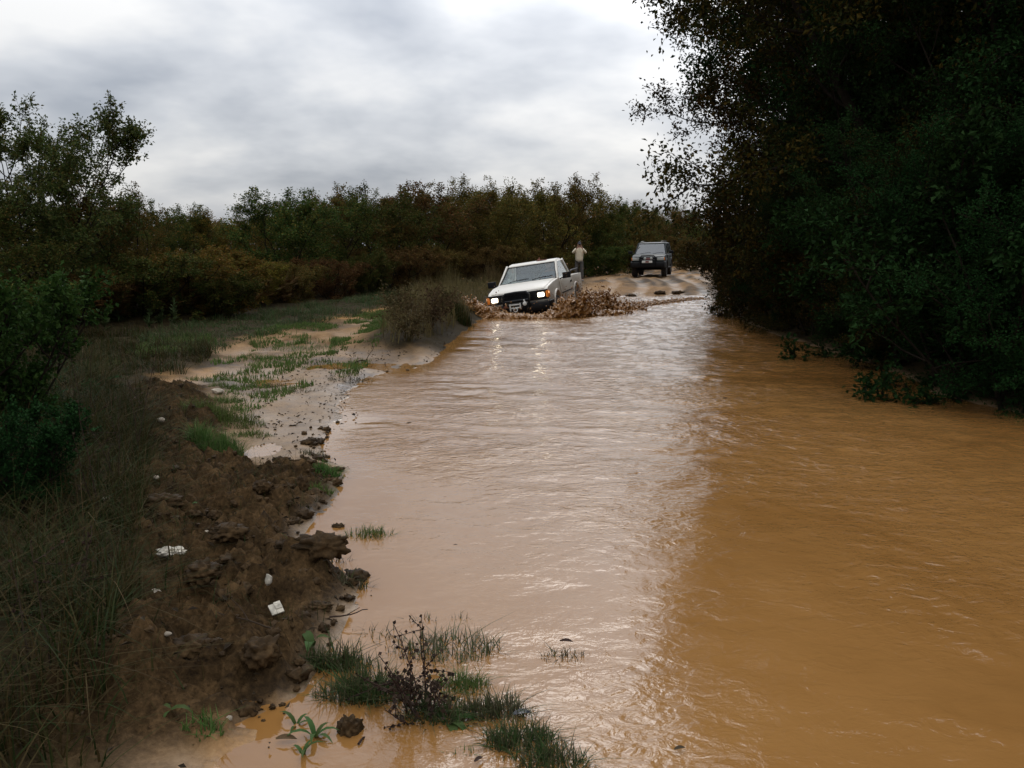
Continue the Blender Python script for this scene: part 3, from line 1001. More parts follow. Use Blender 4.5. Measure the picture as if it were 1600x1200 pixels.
# (source, u, depth, top v, material, label, spread)
LEFT = [
    ('tall', 88, 17.0, 178, 'leaf_tall', 'tall open-crowned small tree at far left with sky showing through its top twigs', 1.05),
    ('scrub_b', -40, 14.5, 315, 'leaf_green', 'dark bushy tree cut by the left frame edge, in front of the open-crowned tree', 1.0),
    ('scrub_c', 198, 18.6, 292, 'leaf_olive', 'slim olive tree just right of the tall open-crowned tree, one branch reaching right', 0.75),
    ('scrub_b', 45, 20.5, 300, 'leaf_green', 'dense green thicket tree filling the shade behind the tall open-crowned tree', 1.2),
    ('scrub_a', 288, 30.0, 322, 'leaf_green', 'small distant tree with a pointed top in the dip right of the tall open tree', 0.8),
    ('scrub_c', 368, 30.0, 333, 'leaf_yellow', 'yellow-brown round bush tree right of the dip in the left treeline', 1.0),
    ('scrub_a', 448, 27.5, 300, 'leaf_green', 'broad dark green scrub tree standing alone at the end of the yellow bushes', 1.05),
    ('scrub_c', 508, 29.5, 303, 'leaf_green', 'green scrub tree close beside the broad dark green one', 1.0),
    ('scrub_b', 553, 32.5, 306, 'leaf_olive', 'brownish green scrub tree with a flat top, above the end of the ochre track', 0.9),
    ('scrub_c', 610, 33.0, 298, 'leaf_green', 'dark green scrub tree with a thin shoot poking up, above the dry hummock', 0.95),
    ('scrub_a', 668, 36.0, 292, 'leaf_olive', 'olive scrub tree with a spiky top, left of the pickup roof', 1.0),
    ('scrub_b', 712, 38.5, 300, 'leaf_olive', 'wide brown-green tree behind the dark bracken left of the pickup', 0.9),
    ('scrub_c', 762, 39.5, 284, 'leaf_olive', 'twiggy tree whose thin top rises highest above the middle treeline', 0.85),
    ('scrub_b', 806, 44.0, 297, 'leaf_olive', 'olive tree straight above the white pickup roof', 0.85),
    ('scrub_c', 852, 46.5, 284, 'leaf_olive', 'tree with several long upright shoots, left of the standing person', 1.0),
    ('scrub_a', 903, 51.0, 300, 'leaf_olive', 'dark olive tree directly behind the standing person', 0.95),
    ('scrub_b', 945, 52.0, 318, 'leaf_green', 'green tree between the standing person and the dark off-roader', 0.8),
    ('scrub_a', 980, 58.0, 318, 'leaf_olive', 'rounded tree just left of the dark off-roader, far back', 0.8),
    ('scrub_c', 1018, 64.0, 325, 'leaf_olive', 'tree right behind the dark off-roader', 0.9),
    ('scrub_b', 1056, 72.0, 327, 'leaf_green', 'farthest green tree to the right of the off-roader by the bend', 0.8),
    ('scrub_a', 1092, 80.0, 330, 'leaf_olive', 'small distant tree closing the view where the track bends out of sight', 0.9),
]
for i, (src, u, dp, vt, mt, lb, sp) in enumerate(LEFT):
    x, y = at(u, dp)
    sc = (hgt(dp, vt) - HZ(x, y)) / SRC[src][2]
    place_tree(SRC[src], 'scrub_tree', x, y, sc, i * 1.7, mt, lb, 'tree', GL, sxy=sc * sp * (1.0 if src == 'tall' else 1.35))
BL = ['second-row tree showing behind the slim olive tree and the open-crowned tree', 'second-row tree low in the dip right of the tall open-crowned tree', 'second-row tree low between the pointed small tree and the yellow-brown bush tree', 'second-row tree low between the yellow-brown bush tree and the broad dark green one',
      'second-row tree behind the broad dark green scrub tree', 'second-row tree behind the flat-topped brownish tree', 'second-row tree behind the spiky olive tree', 'second-row tree behind the highest twiggy tree', 'second-row tree behind the trees above the pickup roof', 'second-row tree in the gap right of the standing person', 'second-row tree above the dark off-roader roof']
BACK = [(160, 34, 318), (240, 40, 335), (325, 44, 345), (400, 46, 338), (480, 44, 322), (570, 50, 318), (640, 52, 315), (735, 54, 312), (830, 58, 312), (925, 66, 322), (1000, 78, 332)]
for i, (u, dp, vt) in enumerate(BACK):
    x, y = at(u, dp)
    src = ('scrub_a', 'scrub_b')[i % 2]
    sc = (hgt(dp, vt) - HZ(x, y)) / SRC[src][2]
    place_tree(SRC[src], 'scrub_tree', x, y, sc, i * 2.3 + 1, ('leaf_olive', 'leaf_green')[i % 2], BL[i], 'tree', 'second row of scrub trees', sxy=sc * 1.8)

rngw = np.random.default_rng(606)
nw = 52000
wx = rngw.uniform(-95, 75, nw)
wy = 92 + rngw.uniform(0, 14, nw) + 0.04 * np.abs(wx)
wt = (3.4 + 2.0 * fbm(wx * 0.16, wy * 0.1, 611, 4)) * (1 - 0.25 * rngw.uniform(size=nw) ** 3)
wz = wt * rngw.uniform(0, 1, nw) ** 0.8
Vv, Ft = leaf_mesh('far_wood', np.stack([wx, wy, wz], 1), norm(rngw.normal(size=(nw, 3))), rngw.uniform(0.25, 0.6, nw), rngw.uniform(0.08, 0.2, nw), rngw, None)
tag(obj('woodland', mesh_np('far_wood', Vv, [Ft], False, [MAT['leaf_olive']])), 'far-off wood closing the horizon behind the scrub trees', 'woodland', kind='stuff')

GS = 'low shrubs below the left treeline'
LOW = [
    ('low_a', 300, 19.0, 388, 'leaf_yellow', 'large yellow-green bush below the dip in the left treeline', 1.5),
    ('low_b', 395, 21.5, 400, 'leaf_yellow', 'yellowish shrub mixed with green, right of the large yellow-green bush', 1.3),
    ('low_a', 225, 17.6, 400, 'leaf_green', 'dark green shrub at the right foot of the tall open tree', 1.5),
    ('low_b', 130, 16.2, 425, 'leaf_brown', 'dark brown shrub under the tall open tree', 1.5),
    ('low_a', 455, 23.5, 410, 'leaf_olive', 'olive shrub in front of the broad dark green tree', 1.3),
    ('low_a', 30, 14.0, 440, 'leaf_green', 'shaded green shrub at the left frame edge under the trees', 1.6),
    ('low_b', 345, 18.6, 425, 'leaf_green', 'green bramble bush with bright leaves above the muddy clearing', 1.5),
    ('low_a', 520, 26.0, 405, 'leaf_brown', 'brown and green shrub above the left end of the ochre track', 1.3),
    ('low_b', 575, 28.5, 395, 'leaf_green', 'grey-green shrub with upright stems above the ochre track', 1.1),
    ('low_a', 632, 30.5, 388, 'leaf_brown', 'dark red-brown bush above the dry hummock', 1.3),
    ('low_b', 690, 32.5, 384, 'leaf_brown', 'rust coloured bush left of the pickup', 1.2),
    ('low_a', 742, 34.5, 386, 'leaf_brown', 'rust and green bush touching the left edge of the pickup roof', 1.2),
    ('low_a', 790, 37.5, 380, 'leaf_brown', 'brown bush whose top shows just above the pickup windscreen', 1.2),
    ('low_b', 862, 43.5, 385, 'leaf_olive', 'olive shrub just left of the standing person', 1.1),
    ('low_a', 940, 48.0, 385, 'leaf_green', 'dark green shrub just right of the standing person', 1.4),
    ('low_b', 975, 53.0, 378, 'leaf_olive', 'low shrub at the left side of the off-roader', 1.3),
    ('low_a', 1080, 58.0, 372, 'leaf_olive', 'low shrub on the inside of the bend, right of the off-roader', 1.2),
]
for i, (src, u, dp, vt, mt, lb, sp) in enumerate(LOW):
    x, y = at(u, dp)
    sc = (hgt(dp, vt) - HZ(x, y)) / SRC[src][2]
    place_tree(SRC[src], 'shrub', x, y, sc, i * 2.1, mt, lb, 'shrub', GS, sxy=sc * sp)

GR = 'tall trees of the dark wood on the right'
RIGHT = [
    ('oak_a', 7.4, 9.4, 0.80, 'leaf_holm', 'nearest tall tree of the right wood, cut by the right frame edge'),
    ('oak_b', 6.9, 13.6, 0.98, 'leaf_oak', 'tall dark tree behind the nearest one, over the water'),
    ('oak_a', 6.9, 17.8, 1.05, 'leaf_oak', 'tall brown-tinged tree in the middle of the right wood'),
    ('oak_b', 7.7, 22.0, 1.02, 'leaf_oak', 'tall tree whose leafy branches stick out farthest left against the sky'),
    ('oak_a', 9.3, 27.0, 0.95, 'leaf_oak', 'tree behind the one reaching out over the track, at the water head'),
    ('oak_b', 11.6, 33.5, 0.85, 'leaf_oak', 'tree of the right wood standing level with the off-roader'),
    ('oak_a', 14.4, 42.0, 0.72, 'leaf_oak', 'far tree of the right wood just past the off-roader'),
    ('oak_b', 18.0, 53.0, 0.6, 'leaf_oak', 'farthest tree of the right wood where the track disappears'),
]
for i, (src, x, y, sc, mt, lb) in enumerate(RIGHT):
    place_tree(SRC[src], 'oak_tree', x, y, sc, i * 2.6 + 0.4, mt, lb, 'tree', GR, lean=(5, 4, 3, 6, 4, 2, 0, 0)[i])
for i, (x, y, sc) in enumerate([(10.5, 12.5, 1.05), (11.0, 18.0, 1.1), (11.5, 24.5, 1.08), (14.0, 31.0, 1.0)]):
    place_tree(SRC[('oak_b', 'oak_a')[i % 2]], 'oak_tree', x, y, sc, i * 1.9 + 2, 'leaf_oak', ('second-row dark tree at the upper right corner, behind the nearest tall tree', 'second-row dark tree right of the brown-tinged tree, deep in the wood', 'second-row dark tree behind the one with branches sticking out to the left', 'second-row dark tree deepest in the wood behind the water head')[i], 'tree', 'second row of the right wood')
HOLM = [
    (6.6, 11.2, 0.78, 'rounded green evergreen bush tree in front of the tall trees at the right edge'),
    (6.4, 15.2, 0.80, 'bright green evergreen bush tree in the middle of the right wood'),
    (7.2, 19.6, 0.66, 'evergreen bush tree near the left end of the dark wood'),
    (7.6, 12.6, 1.30, 'taller evergreen behind the rounded one, near the right frame edge'),
    (7.5, 16.6, 1.35, 'tall dense evergreen in the deepest part of the right wood'),
    (8.3, 21.0, 1.25, 'tall dense evergreen behind the tree with branches sticking out to the left'),
    (8.5, 24.6, 0.55, 'evergreen bush tree at the head of the puddle'),
]
for i, (x, y, sc, lb) in enumerate(HOLM):
    place_tree(SRC['holm'], 'holm_oak', x, y, sc, i * 1.3, 'leaf_holm', lb, 'tree', 'evergreen bush trees of the right wood')
UNDER = [
    ('low_a', 5.05, 9.25, 1.0, 'leaf_holm', 'dark low bush hanging over the water at the right frame edge'),
    ('low_b', 5.9, 9.9, 1.2, 'leaf_holm', 'taller dark bush behind the low one at the right frame edge'),
    ('low_b', 5.6, 11.2, 1.15, 'leaf_holm', 'dark bush at the corner where the right shore juts into the water'),
    ('low_a', 5.55, 12.9, 1.05, 'leaf_holm', 'shore bush below the bright green evergreen bush tree'),
    ('low_b', 5.6, 14.8, 1.0, 'leaf_oak', 'brownish shore bush in the deepest shade of the right wood'),
    ('low_a', 5.55, 16.9, 0.95, 'leaf_oak', 'low shore bush halfway along the dark right bank'),
    ('low_b', 5.6, 19.1, 0.95, 'leaf_oak', 'low shore bush where the choppy reflections begin'),
    ('low_a', 5.75, 21.5, 0.9, 'leaf_oak', 'low bush at the far right corner of the puddle'),
    ('low_b', 6.6, 24.6, 0.85, 'leaf_green', 'greenish bush beside the far end of the puddle'),
    ('low_a', 7.9, 29.0, 0.95, 'leaf_oak', 'bush at the right edge of the muddy road opposite the off-roader'),
    ('low_b', 9.6, 35.0, 0.95, 'leaf_oak', 'bush beside the road ruts right of the off-roader'),
]
for i, (src, x, y, sc, mt, lb) in enumerate(UNDER):
    place_tree(SRC[src], 'shrub', x, y, sc, i * 2.4, mt, lb, 'shrub', 'bushes along the right shore', sxy=sc * 1.15)
SB = [(5.0, 10.2, 0.42, 'dense dark bush at the waterline where the right shore juts out'), (5.2, 11.9, 0.42, 'dense dark waterline bush left of the jutting corner of the right shore'),
      (5.3, 13.9, 0.42, 'dense dark waterline bush in the middle of the right shore'), (5.35, 15.9, 0.40, 'dense dark waterline bush left of the middle of the right shore'),
      (5.4, 18.2, 0.38, 'dense dark waterline bush near the choppy water on the right'), (5.75, 20.6, 0.32, 'dense dark waterline bush at the far end of the right shore'), (5.0, 8.75, 0.42, 'dense dark waterline bush cut by the right frame edge')]
for i, (x, y, sc, lb) in enumerate(SB):
    place_tree(SRC['holm'], 'shrub', x, y, sc, i * 1.45 + 0.3, ('leaf_holm', 'leaf_oak')[i % 2], lb, 'shrub', 'bushes along the right shore', zoff=-0.1, sxy=sc * 1.15)
for i, (u, dp, vt, lb) in enumerate([(1510, 10.9, 425, 'heath bush with upright feathery sprigs on the right bank'), (1590, 10.2, 470, 'second heath bush, cut by the right frame edge')]):
    x, y = at(u, dp)
    sc = (hgt(dp, vt) - HZ(x, y)) / SRC['heath'][2]
    place_tree(SRC['heath'], 'heath_bush', x, y, sc, i * 1.1, 'leaf_heath', lb, 'bush', 'heath bushes on the right bank')
for i, (u, v, vt, lb) in enumerate([(-15, 690, 430, 'leafy green bush at the left frame edge, tallest of the roadside plants'), (45, 800, 640, 'shorter leafy bush with dark leaves in the grass at lower left')]):
    x, y = ground_at(u, v, 0.2)
    sc = (hgt(y, vt) - HZ(x, y)) / SRC['leafy'][2]
    place_tree(SRC['leafy'], 'leafy_bush', x, y, sc, i * 2.0, ('leaf_bush', 'leaf_holm')[i], lb, 'bush', 'leafy bushes in the left verge')


# ------------------------------------------------------------------ grass, bracken and dead stems
def blades(P, Hh, Wd, rng, lean=0.5, segs=3):
    n = len(P)
    az = rng.uniform(0, 2 * math.pi, n)
    ln = np.abs(rng.normal(size=n)) * lean
    ld = np.stack([np.cos(az), np.sin(az)], 1)
    fa = az + math.pi / 2 + rng.normal(size=n) * 0.6
    sd_ = np.stack([np.cos(fa), np.sin(fa), np.zeros(n)], 1)
    lev = []
    for i in range(segs + 1):
        t = i / segs
        c = P.copy()
        c[:, :2] += ld * (ln * Hh * t ** 1.7)[:, None]
        c[:, 2] += Hh * t * (1 - 0.28 * np.clip(ln, 0, 1.4) * t)
        w = (Wd * (1 - t ** 1.4))[:, None]
        lev.append((c, w))
    Vs, k = [], 2 * segs + 1
    for c, w in lev[:-1]:
        Vs += [c - sd_ * w, c + sd_ * w]
    Vs.append(lev[-1][0])
    Vv = np.stack(Vs, 1).reshape(-1, 3)
    b = np.arange(n) * k
    qs = [np.stack([b + 2 * i, b + 2 * i + 1, b + 2 * i + 3, b + 2 * i + 2], 1) for i in range(segs - 1)]
    tr = np.stack([b + 2 * segs - 2, b + 2 * segs - 1, b + 2 * segs], 1)
    return Vv, qs, tr


def blade_mesh(name, P, Hh, Wd, rng, mat, lean=0.5, segs=3):
    Vv, qs, tr = blades(P, Hh, Wd, rng, lean, segs)
    return mesh_np(name, Vv, qs + [tr], False, [MAT[mat]])


def scatter(rng, poly, n, dens=None):
    P = np.array(poly)
    x0, y0 = P.min(0)
    x1, y1 = P.max(0)
    X = rng.uniform(x0, x1, n)
    Y = rng.uniform(y0, y1, n)
    k = poly_sd(poly, X, Y) < 0
    X, Y = X[k], Y[k]
    if dens is not None:
        k = rng.uniform(size=len(X)) < dens(X, Y)
        X, Y = X[k], Y[k]
    h, a_ = terrain(X, Y)
    return np.stack([X, Y, h - 0.01], 1), a_


rng = np.random.default_rng(77)
near_verge = PX((-250, 640), (0, 620), (150, 615), (225, 660), (240, 740), (225, 870), (205, 1000), (170, 1120), (150, 1300), (-250, 1300))
P, A = scatter(rng, near_verge, 70000, lambda X, Y: sst(0.30, 0.62, fbm(X * 2.4, Y * 2.4, 201, 3)) * 0.9 + 0.1)
hh = 0.16 + 0.34 * fbm(P[:, 0] * 1.6, P[:, 1] * 1.6, 207, 3) * rng.uniform(0.4, 1.4, len(P))
tag(obj('grass', blade_mesh('verge_grass', P, hh, rng.uniform(0.0018, 0.0045, len(P)), rng, 'grass_dark', 1.25, 4)), 'dark rank grass and dead straw on the left roadside verge', 'grass', kind='stuff')
fringe = PX((195, 640), (260, 630), (290, 720), (300, 860), (290, 1000), (240, 1130), (150, 1230), (150, 1000), (200, 850), (215, 740))
P, A = scatter(rng, fringe, 9000, lambda X, Y: sst(0.50, 0.62, fbm(X * 3.2, Y * 3.2, 205, 3)))
tag(obj('grass', blade_mesh('fringe_grass', P, rng.uniform(0.05, 0.24, len(P)), rng.uniform(0.0018, 0.004, len(P)), rng, 'grass_dark', 1.2, 4)), 'ragged grass straggling from the verge onto the mud ridge', 'grass', kind='stuff')
P, A = scatter(rng, RIDGE, 2600, lambda X, Y: sst(0.60, 0.68, fbm(X * 3.6, Y * 3.6, 209, 3)))
tag(obj('grass', blade_mesh('ridge_sprigs', P, rng.uniform(0.02, 0.07, len(P)), np.full(len(P), 0.0025), rng, 'grass_strip', 1.0, 3)), 'short green sprigs growing through the churned mud ridge', 'grass', kind='stuff')
P, A = scatter(rng, near_verge, 2600, lambda X, Y: sst(0.4, 0.6, fbm(X * 1.7, Y * 1.7, 203, 3)))
tag(obj('grass', blade_mesh('verge_straw', P, rng.uniform(0.2, 0.55, len(P)), rng.uniform(0.0012, 0.0028, len(P)), rng, 'grass_dry', 1.5, 5)), 'long bent dead straws lying over the dark verge grass', 'grass', kind='stuff')
far_verge = PX((-500, 640), (0, 640), (160, 622), (215, 640), (330, 570), (330, 545), (200, 530), (60, 545), (-500, 560))
P, A = scatter(rng, far_verge, 70000, lambda X, Y: sst(0.3, 0.6, fbm(X * 1.2, Y * 1.2, 211, 3)))
hh = 0.05 + 0.26 * sst(0.35, 0.75, fbm(P[:, 0] * 1.4, P[:, 1] * 1.4, 217, 3)) * rng.uniform(0.3, 1.2, len(P))
tag(obj('grass', blade_mesh('clearing_grass', P, hh, np.full(len(P), 0.005), rng, 'grass_dark', 1.0, 3)), 'short dull grass in the clearing at the foot of the left scrub', 'grass', kind='stuff')
side = PX((200, 530), (300, 517), (390, 505), (480, 488), (560, 468), (640, 442), (700, 440), (660, 470), (560, 500), (480, 522), (400, 540), (340, 562), (250, 575))
P, A = scatter(rng, side, 90000, lambda X, Y: 0.12 + 0.88 * sst(0.36, 0.58, fbm(X * 1.1, Y * 0.8, 217, 3)))
hh = 0.04 + 0.20 * sst(0.35, 0.75, fbm(P[:, 0] * 1.2, P[:, 1] * 1.0, 219, 3)) * rng.uniform(0.3, 1.2, len(P))
tag(obj('grass', blade_mesh('side_grass', P, hh, np.full(len(P), 0.007), rng, 'grass_strip', 1.0, 2)), 'dull trampled grass along the foot of the scrub beside the side track', 'grass', kind='stuff')
strips = [PX((150, 580), (240, 545), (330, 540), (345, 552), (250, 572), (170, 592)), PX((330, 552), (420, 528), (520, 510), (600, 490), (645, 476), (650, 482), (600, 503), (520, 522), (430, 540), (350, 560)),
          PX((510, 560), (525, 535), (575, 515), (605, 505), (600, 530), (560, 550), (530, 562)), PX((900, 430), (960, 415), (990, 409), (990, 416), (960, 424), (910, 436))]
Ps, Hs = [], []
flat = PX((330, 575), (400, 545), (520, 515), (620, 492), (600, 540), (560, 590), (500, 600), (420, 640), (380, 660), (340, 640))
strips.append(flat)
for q, (st, n) in enumerate(zip(strips, (14000, 50000, 24000, 14000, 42000))):
    P, A = scatter(rng, st, n, lambda X, Y: sst(*((0.40, 0.54) if q < 4 else (0.53, 0.62)), fbm(X * 1.6, Y * 1.3, 221, 3)) * 0.9)
    Ps.append(P)
    Hs.append(rng.uniform(0.02, 0.08, len(P)) + 0.09 * sst(0.5, 0.75, fbm(P[:, 0] * 2.7, P[:, 1] * 2.2, 223, 3)) * rng.uniform(0, 1, len(P)))
P, Hh_ = np.concatenate(Ps), np.concatenate(Hs)
tag(obj('grass', blade_mesh('strip_grass', P, Hh_, np.full(len(P), 0.008), rng, 'grass_green', 0.5, 2)), 'short bright green grass strips along the wet side track', 'grass', kind='stuff')
P, A = scatter(rng, HUMP, 44000, lambda X, Y: 0.3 + 0.7 * sst(0.35, 0.6, fbm(X * 1.3, Y * 1.0, 231, 3)))
hh = 0.18 + 0.55 * fbm(P[:, 0] * 1.0, P[:, 1] * 1.0, 233, 3) * rng.uniform(0.4, 1.4, len(P))
tag(obj('grass', blade_mesh('hummock_grass', P, hh, np.full(len(P), 0.006), rng, 'grass_dry', 0.7, 3)), 'dry brown grass standing on the hummock left of the pickup', 'grass', kind='stuff')
edge = PX((420, 505), (560, 468), (640, 445), (720, 428), (800, 418), (900, 420), (985, 408), (1050, 398), (1060, 402), (1000, 412), (930, 428), (860, 432), (740, 440), (660, 462), (560, 490), (450, 515))
P, A = scatter(rng, edge, 26000, lambda X, Y: sst(0.35, 0.6, fbm(X * 0.8, Y * 0.6, 241, 3)))
hh = 0.12 + 0.35 * fbm(P[:, 0] * 0.7, P[:, 1] * 0.7, 243, 3) * rng.uniform(0.4, 1.3, len(P))
tag(obj('grass', blade_mesh('scrub_edge_grass', P, hh, np.full(len(P), 0.010), rng, 'grass_dry', 0.4, 2)), 'dead grass fringe between the left scrub and the track', 'grass', kind='stuff')


def frond_patch(name, P, size, rng, mat):
    """bracken: each frond a rachis with paired tapering pinnae"""
    n = len(P)
    az = rng.uniform(0, 2 * math.pi, n)
    tilt = rng.uniform(0.25, 1.0, n)
    d = np.stack([np.cos(az) * np.sin(tilt), np.sin(az) * np.sin(tilt), np.cos(tilt)], 1)
    Os, Ds, Ls = [], [], []
    side0 = norm(np.cross(d, np.array([0, 0, 1.0])))
    for k in range(11):
        t = 0.22 + 0.78 * k / 10
        bend = np.array([0, 0, -0.32]) * (t ** 2)
        o = P + (d * t + bend) * size[:, None]
        for sg in (-1, 1):
            dd = norm(side0 * sg * 0.9 + d * 0.45 + np.array([0, 0, -0.12]) + rng.normal(size=(n, 3)) * 0.12)
            Os.append(o)
            Ds.append(dd)
            Ls.append(size * 0.34 * (1.12 - t) + 0.02)
    O, D, Ln = np.concatenate(Os), np.concatenate(Ds), np.concatenate(Ls)
    Vv, Ft = leaf_mesh(name, O, D, Ln, Ln * 0.17, rng, None, up=1.0, spread=0.15, cup=0.05)
    # stalks
    st, qs, tr = blades(P, size * 0.6, np.full(n, 0.006), rng, 0.15, 2)
    b = len(Vv)
    return mesh_np(name, np.concatenate([Vv, st]), [Ft, tr + b] + [q + b for q in qs], False, [MAT[mat]])


fern = PX((40, 545), (200, 524), (300, 514), (380, 502), (470, 486), (470, 470), (380, 478), (200, 490), (40, 500))
P, A = scatter(rng, fern, 2600)
P[:, 2] += rng.uniform(0.0, 0.45, len(P))
tag(obj('bracken', frond_patch('bracken', P, rng.uniform(0.4, 0.8, len(P)), rng, 'leaf_brown')), 'dead brown bracken massed under the left trees', 'bracken', kind='stuff')
fern = PX((470, 482), (560, 460), (640, 440), (760, 421), (860, 415), (860, 409), (700, 414), (560, 440), (470, 465))
P, A = scatter(rng, fern, 2600)
P[:, 2] += rng.uniform(0.0, 0.7, len(P))
tag(obj('bracken', frond_patch('bracken_far', P, rng.uniform(0.5, 0.95, len(P)), rng, 'leaf_brown')), 'rust brown bracken bank left of the pickup', 'bracken', kind='stuff')
ctr = PX((4, 640), (90, 610), (180, 640), (150, 760), (60, 860), (0, 860))
P, A = scatter(rng, ctr, 260)
tag(obj('fern', frond_patch('near_fern', P, rng.uniform(0.2, 0.42, len(P)), rng, 'leaf_holm')), 'dark green fern fronds in the roadside growth at the left edge', 'fern', kind='stuff')


def tuft(u, v, rad, hgt_, n, mat, label, sq=0.6, group='grass tufts on the wet ground', lean=0.9, w=0.0032, zz=0.0):
    x, y = ground_at(u, v, zz)
    r_ = np.random.default_rng(int(u * 7 + v * 13))
    a_ = r_.uniform(0, 2 * math.pi, n)
    rr_ = rad * np.sqrt(r_.uniform(size=n)) * (0.75 + 0.5 * vn(np.cos(a_) * 2 + u, np.sin(a_) * 2 + v, 5))
    Px, Py = np.cos(a_) * rr_, np.sin(a_) * rr_ * sq
    h, _ = terrain(Px + x, Py + y)
    z0 = max(-0.02, HZ(x, y))
    P_ = np.stack([Px, Py, np.maximum(h, -0.02) - z0 - 0.008], 1)
    hh_ = hgt_ * r_.uniform(0.45, 1.15, n) * (1.15 - 0.6 * (rr_ / rad) ** 2)
    return tag(obj('grass_tuft', blade_mesh('grass_tuft', P_, hh_, np.full(n, w), r_, mat, lean, 3), loc=(x, y, z0)), label, 'grass tuft', group)


TUFTS = [
    (345, 668, 0.34, 0.20, 900, 'grass_green', 'wide green grass tuft, upper of the two big ones beside the pale wet mud'),
    (338, 712, 0.24, 0.22, 900, 'grass_green', 'round green grass tuft, lower of the two big ones beside the pale wet mud'),
    (392, 684, 0.17, 0.08, 240, 'grass_green', 'low leafy green patch spreading onto the pale wet mud'),
    (355, 636, 0.20, 0.12, 260, 'grass_green', 'smaller grass tuft just above the two big green tufts'),
    (352, 612, 0.20, 0.10, 220, 'grass_green', 'small grass tuft at the top end of the dark mud ridge'),
    (318, 600, 0.2, 0.10, 180, 'grass_green', 'grass tuft beside the small ochre pool'),
    (415, 606, 0.30, 0.09, 240, 'grass_drown', 'drowned grass patch in the shallow pool on the side track'),
    (448, 618, 0.34, 0.07, 240, 'grass_drown', 'olive grass mat lying in the pale mud right of the shallow pool'),
    (475, 552, 0.55, 0.10, 420, 'grass_green', 'green grass patch left of the bright wedge of grass'),
    (395, 566, 0.45, 0.08, 260, 'grass_green', 'thin grass patch in the middle of the pale side track'),
    (545, 596, 0.32, 0.09, 160, 'grass_drown', 'sparse grass where the side track meets the puddle'),
    (660, 574, 0.40, 0.06, 140, 'grass_drown', 'flat strip of drowned stalks at the puddle edge below the dry hummock'),
    (500, 776, 0.10, 0.08, 200, 'grass_green', 'small bright tuft beside the pointed mud clod'),
    (512, 748, 0.13, 0.10, 260, 'grass_green', 'small grass tuft on the mud spit that points into the water'),
    (494, 715, 0.14, 0.07, 120, 'grass_drown', 'thin grass tuft on the tip of the pale mud'),
    (578, 836, 0.15, 0.09, 340, 'grass_green', 'round grass island standing in the water beside a dark stone'),
    (520, 878, 0.09, 0.14, 46, 'grass_drown', 'few thin upright blades in the water above the big brown clod'),
    (552, 918, 0.10, 0.09, 90, 'grass_drown', 'sparse tuft at the right end of the big brown clod'),
    (530, 1040, 0.12, 0.15, 420, 'grass_strip', 'upper left part of the dark grass around the dead weed'),
    (575, 1085, 0.17, 0.15, 800, 'grass_strip', 'thick grass tuft left of the dead branching weed'),
    (720, 1072, 0.11, 0.10, 420, 'grass_green', 'small dense tuft right of the dead branching weed'),
    (700, 1015, 0.24, 0.12, 420, 'grass_drown', 'wide half drowned tuft behind the dead branching weed'),
    (712, 968, 0.08, 0.06, 46, 'grass_drown', 'tiny tuft of drowned blades nearest the open water, above the wide drowned tuft'),
    (658, 968, 0.08, 0.07, 40, 'grass_drown', 'tiny tuft with a yellowed leaf above the dead weed'),
    (880, 1025, 0.11, 0.06, 170, 'grass_drown', 'lone dark grass island far out in the water'),
    (775, 1112, 0.11, 0.12, 460, 'grass_drown', 'top of the grass strip right of the dead weed'),
    (812, 1160, 0.14, 0.11, 620, 'grass_strip', 'middle of the grass strip right of the dead weed'),
    (860, 1192, 0.13, 0.10, 560, 'grass_strip', 'lowest end of the grass strip, at the bottom of the picture'),
    (725, 1175, 0.07, 0.05, 80, 'grass_green', 'low rosette tuft below the dead weed'),
    (585, 990, 0.12, 0.08, 60, 'grass_drown', 'scattered blades in the shallows above the dark grass'),
    (320, 1160, 0.07, 0.09, 80, 'grass_green', 'small green seedling tuft on the sandy mud at the bottom'),
    (690, 1118, 0.14, 0.12, 460, 'grass_strip', 'dark grass tuft at the foot of the dead branching weed'),
]
for u, v, rad, h_, n, mt, lb in TUFTS:
    tuft(u, v, rad, h_, n, mt, lb)
tuft(712, 510, 0.34, 0.50, 700, 'grass_dark', 'dark green rush clump at the right end of the hummock beside the splash', 0.8, None, 0.25, 0.006)
for q, (u, v) in enumerate([(700, 462), (742, 455), (768, 458)]):
    tuft(u, v, 0.5, 0.9, 420, 'grass_dry', ['pale feathery grass clump on top of the hummock, leftmost of three', 'pale feathery grass clump in the middle of the hummock top', 'pale feathery grass clump nearest the pickup'][q], 0.8, 'pale grass clumps on the hummock', 0.22, 0.008)


